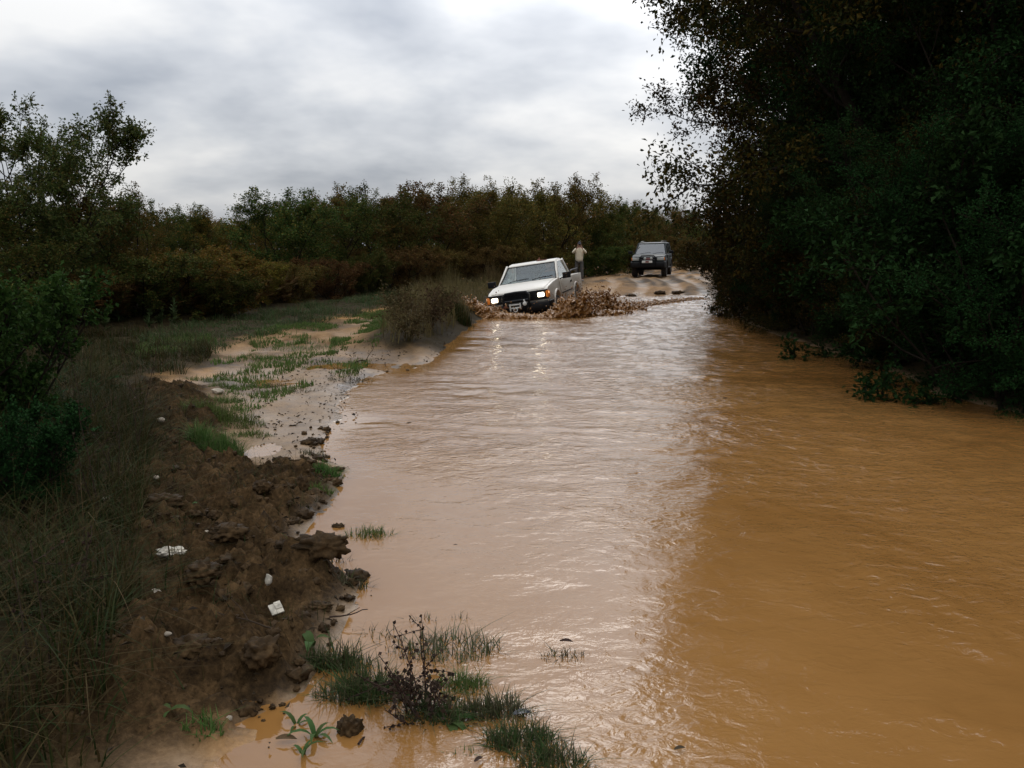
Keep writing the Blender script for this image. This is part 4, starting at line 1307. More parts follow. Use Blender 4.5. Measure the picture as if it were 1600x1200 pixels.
def weed(name, u, v, ht, seed, mat, label, stems=5, spread=0.5, leafm=None, cat='weed', bud=0.005, group=None, zz=0.0, br=5):
    """a branching dead forb: thin stems with side twigs and seed heads"""
    r_ = np.random.default_rng(seed)
    x, y = ground_at(u, v, zz)
    z0 = HZ(x, y)
    root = empty(name, (x, y, max(z0, -0.03)))
    tag(root, label, cat, group)
    paths, bo, bd = [], [], []
    for s_ in range(stems):
        az = r_.uniform(0, 6.28)
        d = norm(np.array([math.cos(az) * spread * r_.uniform(0.2, 1), math.sin(az) * spread * r_.uniform(0.2, 1), 1.0]))
        ln = ht * r_.uniform(0.65, 1.05)
        p = wander(r_, (r_.normal() * 0.02, r_.normal() * 0.02, -0.03), d, ln, 7, 0.07)
        paths.append((p, 0.0038, 0.0016, 4))
        for k in range(br):
            t_ = r_.uniform(0.3, 0.98)
            i = min(int(t_ * 7), 6)
            dd = norm(p[i + 1] - p[i] + r_.normal(size=3) * 0.5 * ht ** 0)
            q = wander(r_, p[i], dd, ln * r_.uniform(0.12, 0.32), 3, 0.1, 0.06)
            paths.append((q, 0.0022, 0.0012, 3))
            for j in (1, 2, 3):
                bo.append(q[j])
                bd.append(norm(dd + r_.normal(size=3) * 0.6))
        for j in range(2, 8):
            bo.append(p[j])
            bd.append(norm(r_.normal(size=3) + np.array([0, 0, 0.8])))
    Vw, Fw = tube_np(paths)
    obj('stem', mesh_np(name + '_stem', Vw, [Fw], True, [MAT[mat]]), root)
    O, D = np.array(bo), np.array(bd)
    Ln = np.full(len(O), bud * 2.6) * r_.uniform(0.7, 1.4, len(O))
    V1, F1 = leaf_mesh('b', O, D, Ln, Ln * 0.42, r_, None, 0.3, 1.0, 0.3)
    V2, F2 = leaf_mesh('b', O, D, Ln, Ln * 0.42, r_, None, -0.3, 1.0, 0.3)
    sh = obj('seed_head', mesh_np(name + '_heads', np.concatenate([V1, V2]), [np.concatenate([F1, F2 + len(V1)])], False, [MAT[leafm or mat]]), root)
    sh['kind'] = 'stuff'
    return root


weed('dead_weed', 655, 1112, 0.37, 5, 'twig_dark', 'dark branching dead weed with seed heads rising from the grass at the bottom centre', 13, 1.0, br=7, bud=0.0055)
STALKS = [
    (215, 715, 0.95, 'tall dark dead stalk nearest the mud ridge, thin and upright'), (140, 690, 0.9, 'dark dead stalk with a seed head in the left verge, left of the tall one'),
    (165, 810, 0.8, 'dead stalk leaning over the dark grass at the left, halfway down'), (105, 760, 0.75, 'branched dead stalk in the thick growth at the left'),
    (60, 1050, 0.62, 'long dead stalk rising from the straw at the lower left'), (120, 960, 0.55, 'short dark stalk in the straw above the lower left corner'),
    (185, 770, 0.7, 'thin brown stalk between two taller ones beside the mud ridge'),
]
for i, (u, v, h_, lb) in enumerate(STALKS):
    weed('dead_stalk', u, v, h_, 60 + i, 'twig_dark', lb, 2, 0.14, br=3, bud=0.005, cat='stalk', group='dead stalks in the left verge', zz=0.18)
for i, (u, v, h_, lb) in enumerate([(640, 548, 0.85, 'grey-brown dead shrub at the near tip of the hummock'), (672, 530, 0.8, 'grey-brown dead shrub in the middle of the hummock'), (622, 520, 0.75, 'grey-brown dead shrub on the track side of the hummock'), (690, 512, 0.6, 'grey-brown dead shrub next to the dark rush clump')]):
    w_ = weed('dry_shrub', u, v, h_, 80 + i, 'twig_brown', lb, 22, 0.75, br=9, bud=0.011, cat='shrub', group='dead shrubs on the hummock')
    w_.scale = (1.25, 1.25, 1.0)


def plant(name, u, v, leaves, ln, wd, mat, label, seed, up=0.9, cat='plant', group=None, zz=0.0):
    """rosette of broad leaves, each a part"""
    r_ = np.random.default_rng(seed)
    x, y = ground_at(u, v, zz)
    root = empty(name, (x, y, max(HZ(x, y), -0.015)))
    tag(root, label, cat, group)
    for k in range(leaves):
        az = k * 2.4 + r_.uniform(-.3, .3)
        L_ = ln * r_.uniform(0.7, 1.15)
        el = up * r_.uniform(0.75, 1.15)
        vs, fs = [], []
        for i in range(6):
            t_ = i / 5
            w_ = wd * L_ * math.sin(math.pi * min(1, 0.12 + t_ * 0.88)) ** 0.8
            e_ = el - 0.75 * t_ * t_
            rr_ = L_ * t_ * math.cos(e_)
            zz_ = L_ * t_ * math.sin(e_) + 0.002
            for sg, dz in ((-1, 0.25), (0, 0), (1, 0.25)):
                vs.append((rr_ * math.cos(az) - math.sin(az) * w_ * sg, rr_ * math.sin(az) + math.cos(az) * w_ * sg, zz_ + w_ * dz))
        for i in range(5):
            b0 = i * 3
            fs += [(b0, b0 + 1, b0 + 4, b0 + 3), (b0 + 1, b0 + 2, b0 + 5, b0 + 4)]
        mb = MB()
        mb.add(vs, fs)
        mb.build('leaf', MAT[mat], root, smooth=True)
    return root


PL = [
    (492, 1150, 6, 0.095, 0.10, 'broad green plantain with upright leaves, biggest by the muddy shallows'), (463, 1132, 4, 0.08, 0.10, 'small green sprout left of the big plantain'),
    (474, 1178, 4, 0.085, 0.10, 'two-leaved green sprout standing in the sandy shallows below the plantain'), (488, 1020, 3, 0.10, 0.2, 'single pale green shoot at the shore above the sandy shallows'),
    (268, 1140, 5, 0.07, 0.16, 'small green rosette on the brown mud at the bottom left'), (700, 1125, 6, 0.12, 0.15, 'bright green leaves at the foot of the dead branching weed'),
    (355, 830, 4, 0.06, 0.25, 'small green seedling on the mud ridge between lumps'), (300, 822, 3, 0.05, 0.3, 'tiny round-leaved seedling beside the white crumpled litter'),
]
for i, (u, v, n, ln, wd, lb) in enumerate(PL):
    plant('broadleaf_plant', u, v, n, ln, wd, 'leaf_plant', lb, 300 + i, 1.15 if i < 4 else 0.6, group='small green plants on the mud')
GM = 'pale mullein plants below the left scrub'
for i, (u, dp, h_, lb) in enumerate([(271, 16.6, 0.72, 'tallest pale green mullein spike at the edge of the clearing'), (232, 16.4, 0.42, 'short mullein just left of the tallest spike'), (252, 16.9, 0.36, 'low mullein between the tallest spike and its left neighbour'), (163, 15.6, 0.45, 'mullein standing in the dark at the left of the clearing'), (185, 16.6, 0.62, 'thin mullein spike against the dark bracken'), (93, 13.6, 0.5, 'leaning mullein nearest the left edge')]):
    x, y = at(u, dp)
    h_ *= 0.75
    root = empty('mullein_plant', (x, y, HZ(x, y)))
    tag(root, lb, 'plant', GM)
    r_ = np.random.default_rng(400 + i)
    st = MB()
    st.tube([(0, 0, -0.03), (0.01, 0, h_ * 0.5), (0.03, 0.01, h_)], [0.016, 0.013, 0.009], 6)
    st.build('stem', MAT['leaf_mullein'], root, smooth=True)
    n = 46
    t_ = r_.uniform(0, 1, n)
    az = r_.uniform(0, 6.28, n)
    O = np.stack([0.03 * t_ ** 2, np.zeros(n), t_ * h_], 1)
    D = norm(np.stack([np.cos(az), np.sin(az), 0.5 + 0.8 * t_], 1))
    Ln = (0.12 * (1 - t_) ** 0.8 + 0.04) * r_.uniform(0.8, 1.2, n)
    Vv, Ft = leaf_mesh('m', O, D, Ln, Ln * 0.24, r_, None, 1.0, 0.2, 0.05)
    f_ = obj('foliage', mesh_np('mullein_foliage', Vv, [Ft], False, [MAT['leaf_mullein']]), root)
    f_['kind'] = 'stuff'


# ------------------------------------------------------------------ mud clods, stones, litter
def lump(dims, seed, sub=3, amp=0.3, fr=2.0):
    bm = bmesh.new()
    bmesh.ops.create_icosphere(bm, subdivisions=sub, radius=1)
    from mathutils import noise
    o = Vector((seed * 3.1, seed * 1.7, seed * 0.9))
    for v_ in bm.verts:
        n_ = noise.fractal(v_.co * fr + o, 1.0, 2.0, 4)
        n2_ = abs(noise.noise(v_.co * fr * 2.3 + o))
        v_.co = v_.co * (1 + amp * n_ + amp * 0.6 * n2_)
        v_.co = Vector((v_.co.x * dims[0], v_.co.y * dims[1], v_.co.z * dims[2]))
    me = bpy.data.meshes.new('lump')
    bm.to_mesh(me)
    bm.free()
    return me


def clod(u, v, d, seed, label, rz=0.0, mat='clod', name='mud_clod', cat='mud clod', sink=0.3, sub=4, smooth=True, amp=0.5, group='mud clods', zz=0.0, fr=2.6):
    x, y = ground_at(u, v, zz)
    if name == 'mud_clod' and v > 700 and v < 1110 and d[0] > 0.06 and seed != 1:
        d = (d[0] * 0.6, d[1] * 0.6, d[2] * 0.55)
    me = lump(d, seed, sub, amp, fr)
    me.materials.append(MAT[mat])
    me.polygons.foreach_set('use_smooth', [smooth] * len(me.polygons))
    return tag(obj(name, me, loc=(x, y, max(HZ(x, y), -0.02) + d[2] * (1 - sink)), rot=(0, 0, rz)), label, cat, group)


CL = [
    (506, 912, (0.115, 0.06, 0.055), 1, 'big oblong brown mud clod lying at the water edge', 0.1), (546, 1142, (0.035, 0.035, 0.04), 2, 'small rough mud clod standing in the sandy shallows at the bottom', 0),
    (528, 823, (0.035, 0.022, 0.022), 3, 'dark round clod alone in the water left of the round grass island', 0), (472, 782, (0.035, 0.03, 0.06), 4, 'pointed mud clod on the shore beside a bright tuft', 0.3),
    (450, 786, (0.07, 0.045, 0.045), 5, 'rounded mud clod just left of the pointed one', 0), (412, 810, (0.05, 0.04, 0.035), 6, 'low mud clod at the corner of the small pale pool', 0.5),
    (528, 738, (0.07, 0.05, 0.025), 7, 'flat mud clod at the tip of the mud spit', 0), (385, 740, (0.035, 0.03, 0.03), 8, 'small dark clod on the pale mud at the left end of the spit', 0),
    (480, 698, (0.05, 0.03, 0.02), 9, 'small flat clod where the pale mud ends in the water', 0), (640, 660, (0.03, 0.02, 0.012), 10, 'tiny brown clod out in the open water', 0),
    (410, 1075, (0.10, 0.09, 0.09), 11, 'dark rooty mud clod above the sandy shallows', 0.7), (500, 965, (0.08, 0.05, 0.035), 12, 'dark flat clod below the white litter', 0),
    (350, 818, (0.14, 0.10, 0.07), 13, 'wide smooth lump on top of the mud ridge', 0.2), (258, 830, (0.16, 0.11, 0.08), 14, 'broad lump at the left side of the mud ridge', 0),
    (360, 890, (0.13, 0.10, 0.075), 15, 'dark lump in the middle of the mud ridge', 0.4), (320, 960, (0.11, 0.10, 0.08), 16, 'blackish lump with a hollow beside it, lower on the ridge', 0),
    (440, 745, (0.10, 0.06, 0.04), 17, 'brown lump along the mud spit', 0), (300, 1060, (0.13, 0.11, 0.07), 18, 'reddish lump near the bottom of the mud ridge', 0),
    (985, 463, (0.16, 0.12, 0.05), 19, 'mud hump in the far shallows nearest the pickup', 0), (1031, 461, (0.20, 0.13, 0.07), 20, 'dark mud hump in the far shallows below the off-roader', 0),
    (1060, 459, (0.22, 0.13, 0.06), 21, 'dark mud hump right of the one below the off-roader', 0), (1133, 622, (0.035, 0.03, 0.014), 22, 'dark speck of mud in the water under the dark reflection', 0),
]
for u, v, d, sd_, lb, rz in CL:
    clod(u, v, d, sd_, lb, rz)
ST = [
    (253, 680, (0.032, 0.025, 0.02), 'pale stone highest up on the mud ridge'), (246, 772, (0.018, 0.015, 0.012), 'pale chip on the ridge left of the small green seedling'), (166, 800, (0.026, 0.02, 0.016), 'pale stone in the grass at the left edge of the ridge'),
    (340, 610, (0.09, 0.06, 0.03), 'flat grey stone at the top end of the ridge by the ochre pool'), (395, 975, (0.012, 0.01, 0.008), 'tiny white pebble left of the white tile piece'), (264, 1032, (0.014, 0.011, 0.009), 'tiny white pebble on the lower ridge'),
    (238, 940, (0.05, 0.035, 0.02), 'flat tan stone at the left of the ridge under the crumpled litter'), (357, 1100, (0.013, 0.011, 0.009), 'tiny pebble at the bottom of the ridge'), (324, 856, (0.012, 0.010, 0.008), 'tiny pale pebble right of the crumpled litter'),
]
for i, (u, v, d, lb) in enumerate(ST):
    clod(u, v, d, 40 + i, lb, i * 0.7, 'stone', 'stone', 'stone', 0.2, 2, False, 0.25, 'pale stones on the mud ridge', 0.08, 1.2)
# crumpled white plastic
clod(267, 872, (0.058, 0.036, 0.022), 61, 'crumpled white piece of plastic lying on the brown mud ridge', 0.15, 'litter', 'crumpled_litter', 'litter', 0.1, 3, False, 0.55, None, 0.12, 3.4)
clod(421, 937, (0.016, 0.012, 0.028), 62, 'small white scrap standing upright just above the white tile piece', 0.3, 'litter', 'litter_scrap', 'litter', 0.1, 2, False, 0.35, None, 0.03, 2.0)
x, y = ground_at(432, 965, 0.03)
mb = MB()
mb.box((0, 0, 0), (0.054, 0.054, 0.009))
mb.box((0.012, 0.012, 0.0065), (0.03, 0.036, 0.004))
tag(mb.build('tile_piece', MAT['litter'], None, bevel=0.0015, loc=(x, y, max(HZ(x, y), 0) + 0.03), rot=(0.55, -0.12, 0.6)), 'square white tile piece lying tilted at the water edge', 'litter')
# dark film in the shallows, fallen leaves
for u, v, s_, rz, nm, mt, lb in [(816, 1120, 0.05, 0.3, 'plastic_scrap', 'film', 'dark flat plastic scrap in the grass strip at the bottom'), (748, 1192, 0.03, 0.9, 'fallen_leaf', 'twig_dark', 'dark dead leaf in the shallows at the bottom edge'), (678, 1108, 0.045, 0.5, 'fallen_leaf', 'leaf_orange', 'orange dead leaf caught in the dead branching weed'),
                                (885, 1018, 0.04, 0.0, 'fallen_leaf', 'twig_dark', 'dark dead leaf lying on the lone grass island'), (448, 1160, 0.05, 0.1, 'fallen_leaf', 'twig_brown', 'brown dead leaf on the sandy mud left of the plantain'), (1062, 1175, 0.03, 0.4, 'fallen_leaf', 'twig_dark', 'dark leaf floating in open water at the bottom'),
                                (712, 855, 0.018, 0.2, 'fallen_leaf', 'twig_dark', 'tiny leaf floating alone in the middle of the water')]:
    x, y = ground_at(u, v)
    s_ *= 0.7
    vs, fs = [], []
    for i in range(6):
        t_ = i / 5
        w_ = s_ * 0.34 * math.sin(math.pi * min(1, 0.08 + t_ * 0.92)) ** 0.7
        z_ = 0.25 * s_ * math.sin(t_ * 3.0)
        vs += [(s_ * (t_ - .5) * 2, -w_, z_ + 0.2 * w_), (s_ * (t_ - .5) * 2, 0, z_), (s_ * (t_ - .5) * 2, w_, z_ + 0.3 * w_)]
    for i in range(5):
        b0 = i * 3
        fs += [(b0, b0 + 1, b0 + 4, b0 + 3), (b0 + 1, b0 + 2, b0 + 5, b0 + 4)]
    mb = MB()
    mb.add(vs, fs)
    z0 = max(0.012, HZ(x, y) + 0.01) + (0.10 if nm == 'fallen_leaf' and mt == 'leaf_orange' else 0.0) + (0.03 if u == 885 else 0)
    tag(mb.build(nm, MAT[mt], None, smooth=True, loc=(x, y, z0), rot=(0.2, 0.1, rz)), lb, 'leaf' if nm == 'fallen_leaf' else 'litter')
# twigs
for i, (u0, v0, u1, v1, lb) in enumerate([(548, 572, 590, 556, 'bent dead branch lying on the pale mud before the hummock'), (432, 1040, 330, 1032, 'thin stick across the lower mud ridge'), (560, 1165, 590, 1130, 'curved twig leaning beside the small clod in the shallows'), (515, 976, 575, 966, 'thin twig floating at the shore above the dark grass')]):
    a0, a1 = ground_at(u0, v0), ground_at(u1, v1)
    r_ = np.random.default_rng(500 + i)
    ln = math.hypot(a1[0] - a0[0], a1[1] - a0[1])
    pts = wander(r_, (0, 0, 0), norm(np.array([a1[0] - a0[0], a1[1] - a0[1], 0.25 * ln])), ln, 7, 0.16)
    q = wander(r_, pts[3], norm(pts[5] - pts[3] + np.array([0.1, 0.2, 0.2]) * ln), ln * 0.4, 3, 0.15)
    rad = 0.004 + 0.006 * (ln > 0.5)
    Vw, Fw = tube_np([(pts, rad, rad * 0.5, 5), (q, rad * 0.6, rad * 0.3, 4)])
    z0 = max(0.005, HZ(*a0) + 0.012)
    tag(obj('fallen_branch', mesh_np('fallen_branch', Vw, [Fw], True, [MAT['twig_dark']]), loc=(a0[0], a0[1], z0)), lb, 'branch')

# small crumbs of mud all over the churned ridge and along the shore
rng = np.random.default_rng(91)
ico = lump((1, 1, 1), 5, 1, 0.25, 1.5)
iv = np.array([v_.co[:] for v_ in ico.vertices])
fi = np.array([p.vertices[:] for p in ico.polygons])
bpy.data.meshes.remove(ico)
P, A = scatter(rng, RIDGE, 5200, lambda X, Y: sst(0.3, 0.6, fbm(X * 3, Y * 3, 301, 3)) * 0.8 + 0.15)
ln_s = np.array(SHORE)
extra = []
for i in range(2, 24):
    (x0, y0), (x1, y1) = SHORE[i], SHORE[i + 1]
    k = int(2 + 8 * math.hypot(x1 - x0, y1 - y0))
    t_ = rng.uniform(size=k)
    extra.append(np.stack([x0 + (x1 - x0) * t_ + rng.normal(size=k) * 0.07 - 0.03, y0 + (y1 - y0) * t_ + rng.normal(size=k) * 0.07], 1))
ex = np.concatenate(extra)
eh, _ = terrain(ex[:, 0], ex[:, 1])
ex = ex[eh > -0.02]
eh = eh[eh > -0.02]
P = np.concatenate([P, np.stack([ex[:, 0], ex[:, 1], np.maximum(eh, -0.004)], 1)])
n = len(P)
sz = 0.004 + 0.018 * rng.uniform(size=n) ** 4
ang = rng.uniform(0, 6.28, n)
sc3 = sz[:, None] * rng.uniform(0.6, 1.3, (n, 3)) * np.array([1, 1, 0.75])
W_ = iv[None] * sc3[:, None]
ca, sa = np.cos(ang)[:, None], np.sin(ang)[:, None]
W_ = np.stack([W_[..., 0] * ca - W_[..., 1] * sa, W_[..., 0] * sa + W_[..., 1] * ca, W_[..., 2]], -1) + P[:, None] + np.array([0, 0, 0.006])
FF = (fi[None] + (np.arange(n) * len(iv))[:, None, None]).reshape(-1, 3)
tag(obj('mud_rubble', mesh_np('mud_rubble', W_.reshape(-1, 3), [FF], False, [MAT['clod']])), 'small crumbs of churned brown mud on the ridge and shore', 'mud', kind='stuff')
P, A = scatter(rng, RIDGE, 1500, lambda X, Y: sst(0.35, 0.6, fbm(X * 2.2, Y * 2.2, 303, 3)))
sh_ = []
for i in range(3, 17):
    (x0, y0), (x1, y1) = SHORE[i], SHORE[i + 1]
    k = int(2 + 13 * math.hypot(x1 - x0, y1 - y0))
    t_ = rng.uniform(size=k)
    sh_.append(np.stack([x0 + (x1 - x0) * t_ - np.abs(rng.normal(size=k)) * 0.10 + 0.03, y0 + (y1 - y0) * t_ + rng.normal(size=k) * 0.05], 1))
sh_ = np.concatenate(sh_)
shh, _ = terrain(sh_[:, 0], sh_[:, 1])
P = np.concatenate([P, np.stack([sh_[:, 0], sh_[:, 1], np.maximum(shh, -0.008)], 1)])
P = P[rng.permutation(len(P))]
n = len(P)
lumps_ = [lump((1, 1, 1), 70 + q, 3, 0.75, 2.8) for q in range(4)]
Vs_, Fs_, b0 = [], [], 0
for q, me_ in enumerate(lumps_):
    lv = np.array([v_.co[:] for v_ in me_.vertices])
    lf = np.array([p.vertices[:] for p in me_.polygons])
    bpy.data.meshes.remove(me_)
    Pq = P[q::4]
    k = len(Pq)
    sc_ = (0.007 + 0.026 * rng.uniform(size=k) ** 2.6)[:, None] * rng.uniform(0.7, 1.3, (k, 3)) * np.array([1.15, 1.15, 0.8])
    a_ = rng.uniform(0, 6.28, k)
    ca, sa = np.cos(a_)[:, None], np.sin(a_)[:, None]
    w3 = lv[None] * sc_[:, None]
    w3 = np.stack([w3[..., 0] * ca - w3[..., 1] * sa, w3[..., 0] * sa + w3[..., 1] * ca, w3[..., 2]], -1) + Pq[:, None] + np.array([0, 0, 0.008])
    Vs_.append(w3.reshape(-1, 3))
    Fs_.append((lf[None] + (b0 + np.arange(k) * len(lv))[:, None, None]).reshape(-1, 3))
    b0 += k * len(lv)
tag(obj('broken_mud', mesh_np('broken_mud', np.concatenate(Vs_), [np.concatenate(Fs_)], True, [MAT['clod']])), 'broken lumps of dark mud churned up over the whole ridge', 'mud', kind='stuff')
# dark bits of dead leaf and stalk among the mud
P, A = scatter(rng, RIDGE, 1500)
P2, A2 = scatter(rng, PX((340, 640), (420, 590), (560, 540), (640, 555), (560, 600), (520, 650), (500, 700), (400, 735), (350, 720)), 1100)
P2[:, 2] -= 0.012
P = np.concatenate([P, P2])
k2 = len(ex)
sel = rng.choice(k2, min(k2, 120), replace=False)
P = np.concatenate([P, np.stack([ex[sel, 0], ex[sel, 1], np.maximum(eh[sel], 0.0)], 1)])
n = len(P)
D = norm(np.stack([rng.normal(size=n), rng.normal(size=n), np.abs(rng.normal(size=n)) * 0.35], 1))
Ln = rng.uniform(0.015, 0.055, n)
Vv, Ft = leaf_mesh('deb', P + np.array([0, 0, 0.02]), D, Ln, Ln * rng.uniform(0.06, 0.3, n), rng, None)
tag(obj('debris', mesh_np('debris', Vv, [Ft], False, [MAT['twig_dark']])), 'dark bits of dead leaf and stalk strewn over the mud', 'debris', kind='stuff')
P, A = scatter(rng, RIDGE, 9000, lambda X, Y: sst(0.44, 0.6, fbm(X * 2.4, Y * 2.4, 331, 3)))
tag(obj('grass', blade_mesh('ridge_straw', P + np.array([0, 0, 0.01]), rng.uniform(0.05, 0.16, len(P)), np.full(len(P), 0.0016), rng, 'grass_dark', 1.6, 4)), 'thin dead straw and roots over the churned mud ridge', 'grass', kind='stuff')



# ------------------------------------------------------------------ vehicles
def arc(cx, cz, r, a0, a1, n=9):
    return [(cx + r * math.cos(R(a0 + (a1 - a0) * i / (n - 1))), cz + r * math.sin(R(a0 + (a1 - a0) * i / (n - 1)))) for i in range(n)]


def wheel(parent, c, rad, wd, side):
    """tyre with lugs and a dished rim; side +1 left, -1 right"""
    p = MB()
    y0, y1 = -wd / 2, wd / 2
    p.lathe([(rad * 0.62, y0 * 0.8), (rad * 0.82, y0), (rad * 0.95, y0 * 0.95), (rad, y0 * 0.7), (rad, y1 * 0.7), (rad * 0.95, y1 * 0.95), (rad * 0.82, y1), (rad * 0.62, y1 * 0.8)], (0, 0, 0), 'Y', 32)
    for k in range(24):
        t_ = 2 * math.pi * k / 24
        for s_ in (-1, 1):
            p.box((math.cos(t_ + s_ * 0.06) * rad, s_ * wd * 0.24, math.sin(t_ + s_ * 0.06) * rad), (0.022, wd * 0.36, 0.05), (0, -t_ - s_ * 0.06, 0))
    ty = p.build('wheel', MAT['rubber'], parent, smooth=True, loc=c)
    q = MB()
    o = side * wd * 0.33
    q.lathe([(0.0, o * 0.7), (rad * 0.14, o * 0.75), (rad * 0.2, o * 0.35), (rad * 0.5, o * 0.25), (rad * 0.56, o), (rad * 0.64, o * 1.1), (rad * 0.64, -o)], (0, 0, 0), 'Y', 24)
    q.build('rim', MAT['steel'], ty, smooth=True)
    return ty


def arm_link(mb, pts, r, n=8):
    mb.tube(pts, r, n)


def wipers(parent, xb, zb, xt, zt, hw_, side=1):
    for s_, y0 in ((1, -0.50), (2, 0.12)):
        k = 0.10
        p = MB()
        a_ = Vector((xb, y0, zb + 0.01)) + Vector((0.02, 0, 0.02))
        b_ = Vector((xb + (xt - xb) * k, y0 + 0.52, zb + (zt - zb) * k + 0.01)) + Vector((0.02, 0, 0.02))
        p.tube([a_, (a_ + b_) / 2 + Vector((0.012, 0, 0.012)), b_], 0.011, 5)
        p.build('wiper', MAT['black'], parent, smooth=True)


def greenhouse(parent, paint, belt, roof, wb, wr, xb_f, xr_f, xr_b, xb_b, pillars, rear=True, glass='glass'):
    """roof, pillars and glazing between the belt line and the roof; pillars: extra side pillars as (x belt, x roof)"""
    r_ = MB()
    r_.prism([(xr_f + 0.03, roof - 0.055), (xr_b - 0.03, roof - 0.055), (xr_b - 0.02, roof - 0.02), (xr_b + 0.10, roof + 0.004), ((xr_f + xr_b) / 2, roof + 0.022), (xr_f - 0.10, roof + 0.004), (xr_f + 0.025, roof - 0.03)], 0, 0, lambda x, z_: wr + 0.012 - (0.05 if z_ > roof - 0.04 else 0))
    r_.build('roof', MAT[paint], parent, bevel=0.018, seg=3, ang=30)
    for s_ in (-1, 1):
        ends = [((xb_f, s_ * wb, belt - 0.03), (xr_f, s_ * wr, roof - 0.03), 0.075)]
        ends += [((a_, s_ * wb, belt - 0.03), (b_, s_ * wr, roof - 0.03), 0.075) for a_, b_ in pillars]
        ends.append(((xb_b, s_ * wb, belt - 0.03), (xr_b, s_ * wr, roof - 0.03), 0.11))
        for a_, b_, w_ in ends:
            p = MB()
            p.beam(a_, b_, 0.05, w_, up=(1, 0, 0))
            p.build('pillar', MAT[paint], parent, bevel=0.012)
        prev = (xb_f, xr_f)
        for a_, b_ in list(pillars) + [(xb_b, xr_b)]:
            y_b, y_r = s_ * (wb - 0.008), s_ * (wr - 0.008)
            p = MB()
            q = [(prev[0] - 0.02, y_b, belt - 0.01), (a_ + 0.02, y_b, belt - 0.01), (b_ + 0.02, y_r, roof - 0.05), (prev[1] - 0.02, y_r, roof - 0.05)]
            p.quad(*(q if s_ < 0 else q[::-1]), th=0.005)
            p.build('side_window', MAT[glass], parent)
            prev = (a_, b_)
    p = MB()
    e = 0.035
    p.quad((xb_f + 0.012, -wb + e, belt - 0.005), (xb_f + 0.012, wb - e, belt - 0.005), (xr_f + 0.012, wr - e, roof - 0.052), (xr_f + 0.012, -wr + e, roof - 0.052), th=0.006)
    p.build('windscreen', MAT[glass], parent)
    # black rubber round the windscreen
    p = MB()
    A_, B_, C_, D_ = (Vector((xb_f + 0.02, -wb + e, belt + 0.01)), Vector((xb_f + 0.02, wb - e, belt + 0.01)), Vector((xr_f + 0.02, wr - e, roof - 0.062)), Vector((xr_f + 0.02, -wr + e, roof - 0.062)))
    for a_, b_ in ((A_, B_), (B_, C_), (C_, D_), (D_, A_)):
        p.tube([a_, b_], 0.014, 6)
    p.build('windscreen_seal', MAT['black'], parent, smooth=True)
    if rear:
        p = MB()
        p.quad((xb_b - 0.01, wb - 0.1, belt + 0.02), (xb_b - 0.01, -wb + 0.1, belt + 0.02), (xr_b - 0.01, -wr + 0.1, roof - 0.08), (xr_b - 0.01, wr - 0.1, roof - 0.08), th=0.005)
        p.build('rear_window', MAT[glass], parent)


def mirror(parent, x, y, z_, side):
    p = MB()
    p.tube([(x, y, z_ - 0.03), (x + 0.03, y + side * 0.10, z_ + 0.01)], 0.018, 6)
    p.box((x + 0.03, y + side * 0.19, z_ + 0.05), (0.09, 0.20, 0.15), (0, 0, side * 0.15))
    p.build('wing_mirror', MAT['black'], parent, bevel=0.02)


def seats(parent, x, z_, w_, hrest=True):
    for s_ in (-1, 1):
        p = MB()
        p.box((x, s_ * 0.36, z_), (0.50, 0.50, 0.14), (0, -0.1, 0))
        p.box((x - 0.32, s_ * 0.36, z_ + 0.32), (0.13, 0.48, 0.60), (0, -0.22, 0))
        if hrest:
            p.box((x - 0.40, s_ * 0.36, z_ + 0.70), (0.09, 0.26, 0.17), (0, -0.2, 0))
        p.build('seat', MAT['seat'], parent, bevel=0.04)


def steering(parent, x, y, z_):
    p = MB()
    pts = [(x + 0.07 * math.cos(t_), y + 0.19 * math.sin(t_), z_ + 0.17 * math.cos(t_)) for t_ in [2 * math.pi * k / 20 for k in range(21)]]
    p.tube(pts, 0.015, 6, False)
    p.tube([(x - 0.0, y - 0.18, z_), (x, y + 0.18, z_)], 0.018, 5)
    p.tube([(x, y, z_), (x + 0.35, y, z_ - 0.18)], 0.03, 6)
    p.build('steering_wheel', MAT['black'], parent, smooth=True)


# ---- pickup: single cab, x forward, y left
TR_ROLL, TR_PITCH, TR_SINK = 8.3, 2.0, 0.33
truck = empty('pickup_truck', (TRUCK[0], TRUCK[1], -TR_SINK), (0, 0, 0))
tag(truck, 'muddy white single-cab pickup with lit headlights ploughing nose-down through the puddle', 'pickup truck')
truck.rotation_euler = Euler((R(TR_ROLL), R(TR_PITCH), R(-90 - TPSI)), 'XYZ')
HWID = 0.81


def tw(x, z_):
    w_ = HWID
    if x > 1.55:
        w_ -= 0.07 * min(1, (x - 1.55) / 0.55) ** 2
    if z_ > 0.86:
        w_ -= 0.035 * min(1, (z_ - 0.86) / 0.25)
    if z_ < 0.6:
        w_ -= 0.03
    return w_


AF, AR, WR_ = 1.30, -1.38, 0.37
front = [(2.02, 0.50), (AF + 0.47, 0.50)] + arc(AF, 0.40, 0.46, 18, 162, 11) + [(AF - 0.47, 0.46), (-0.86, 0.46), (-0.86, 1.12), (0.82, 1.135), (1.45, 1.095), (1.95, 1.015), (2.06, 0.96), (2.07, 0.86), (2.05, 0.62)]
p = MB()
p.prism(front, 0, 0, tw)
p.build('body', MAT['paint_white'], truck, bevel=0.03, seg=3, ang=30)
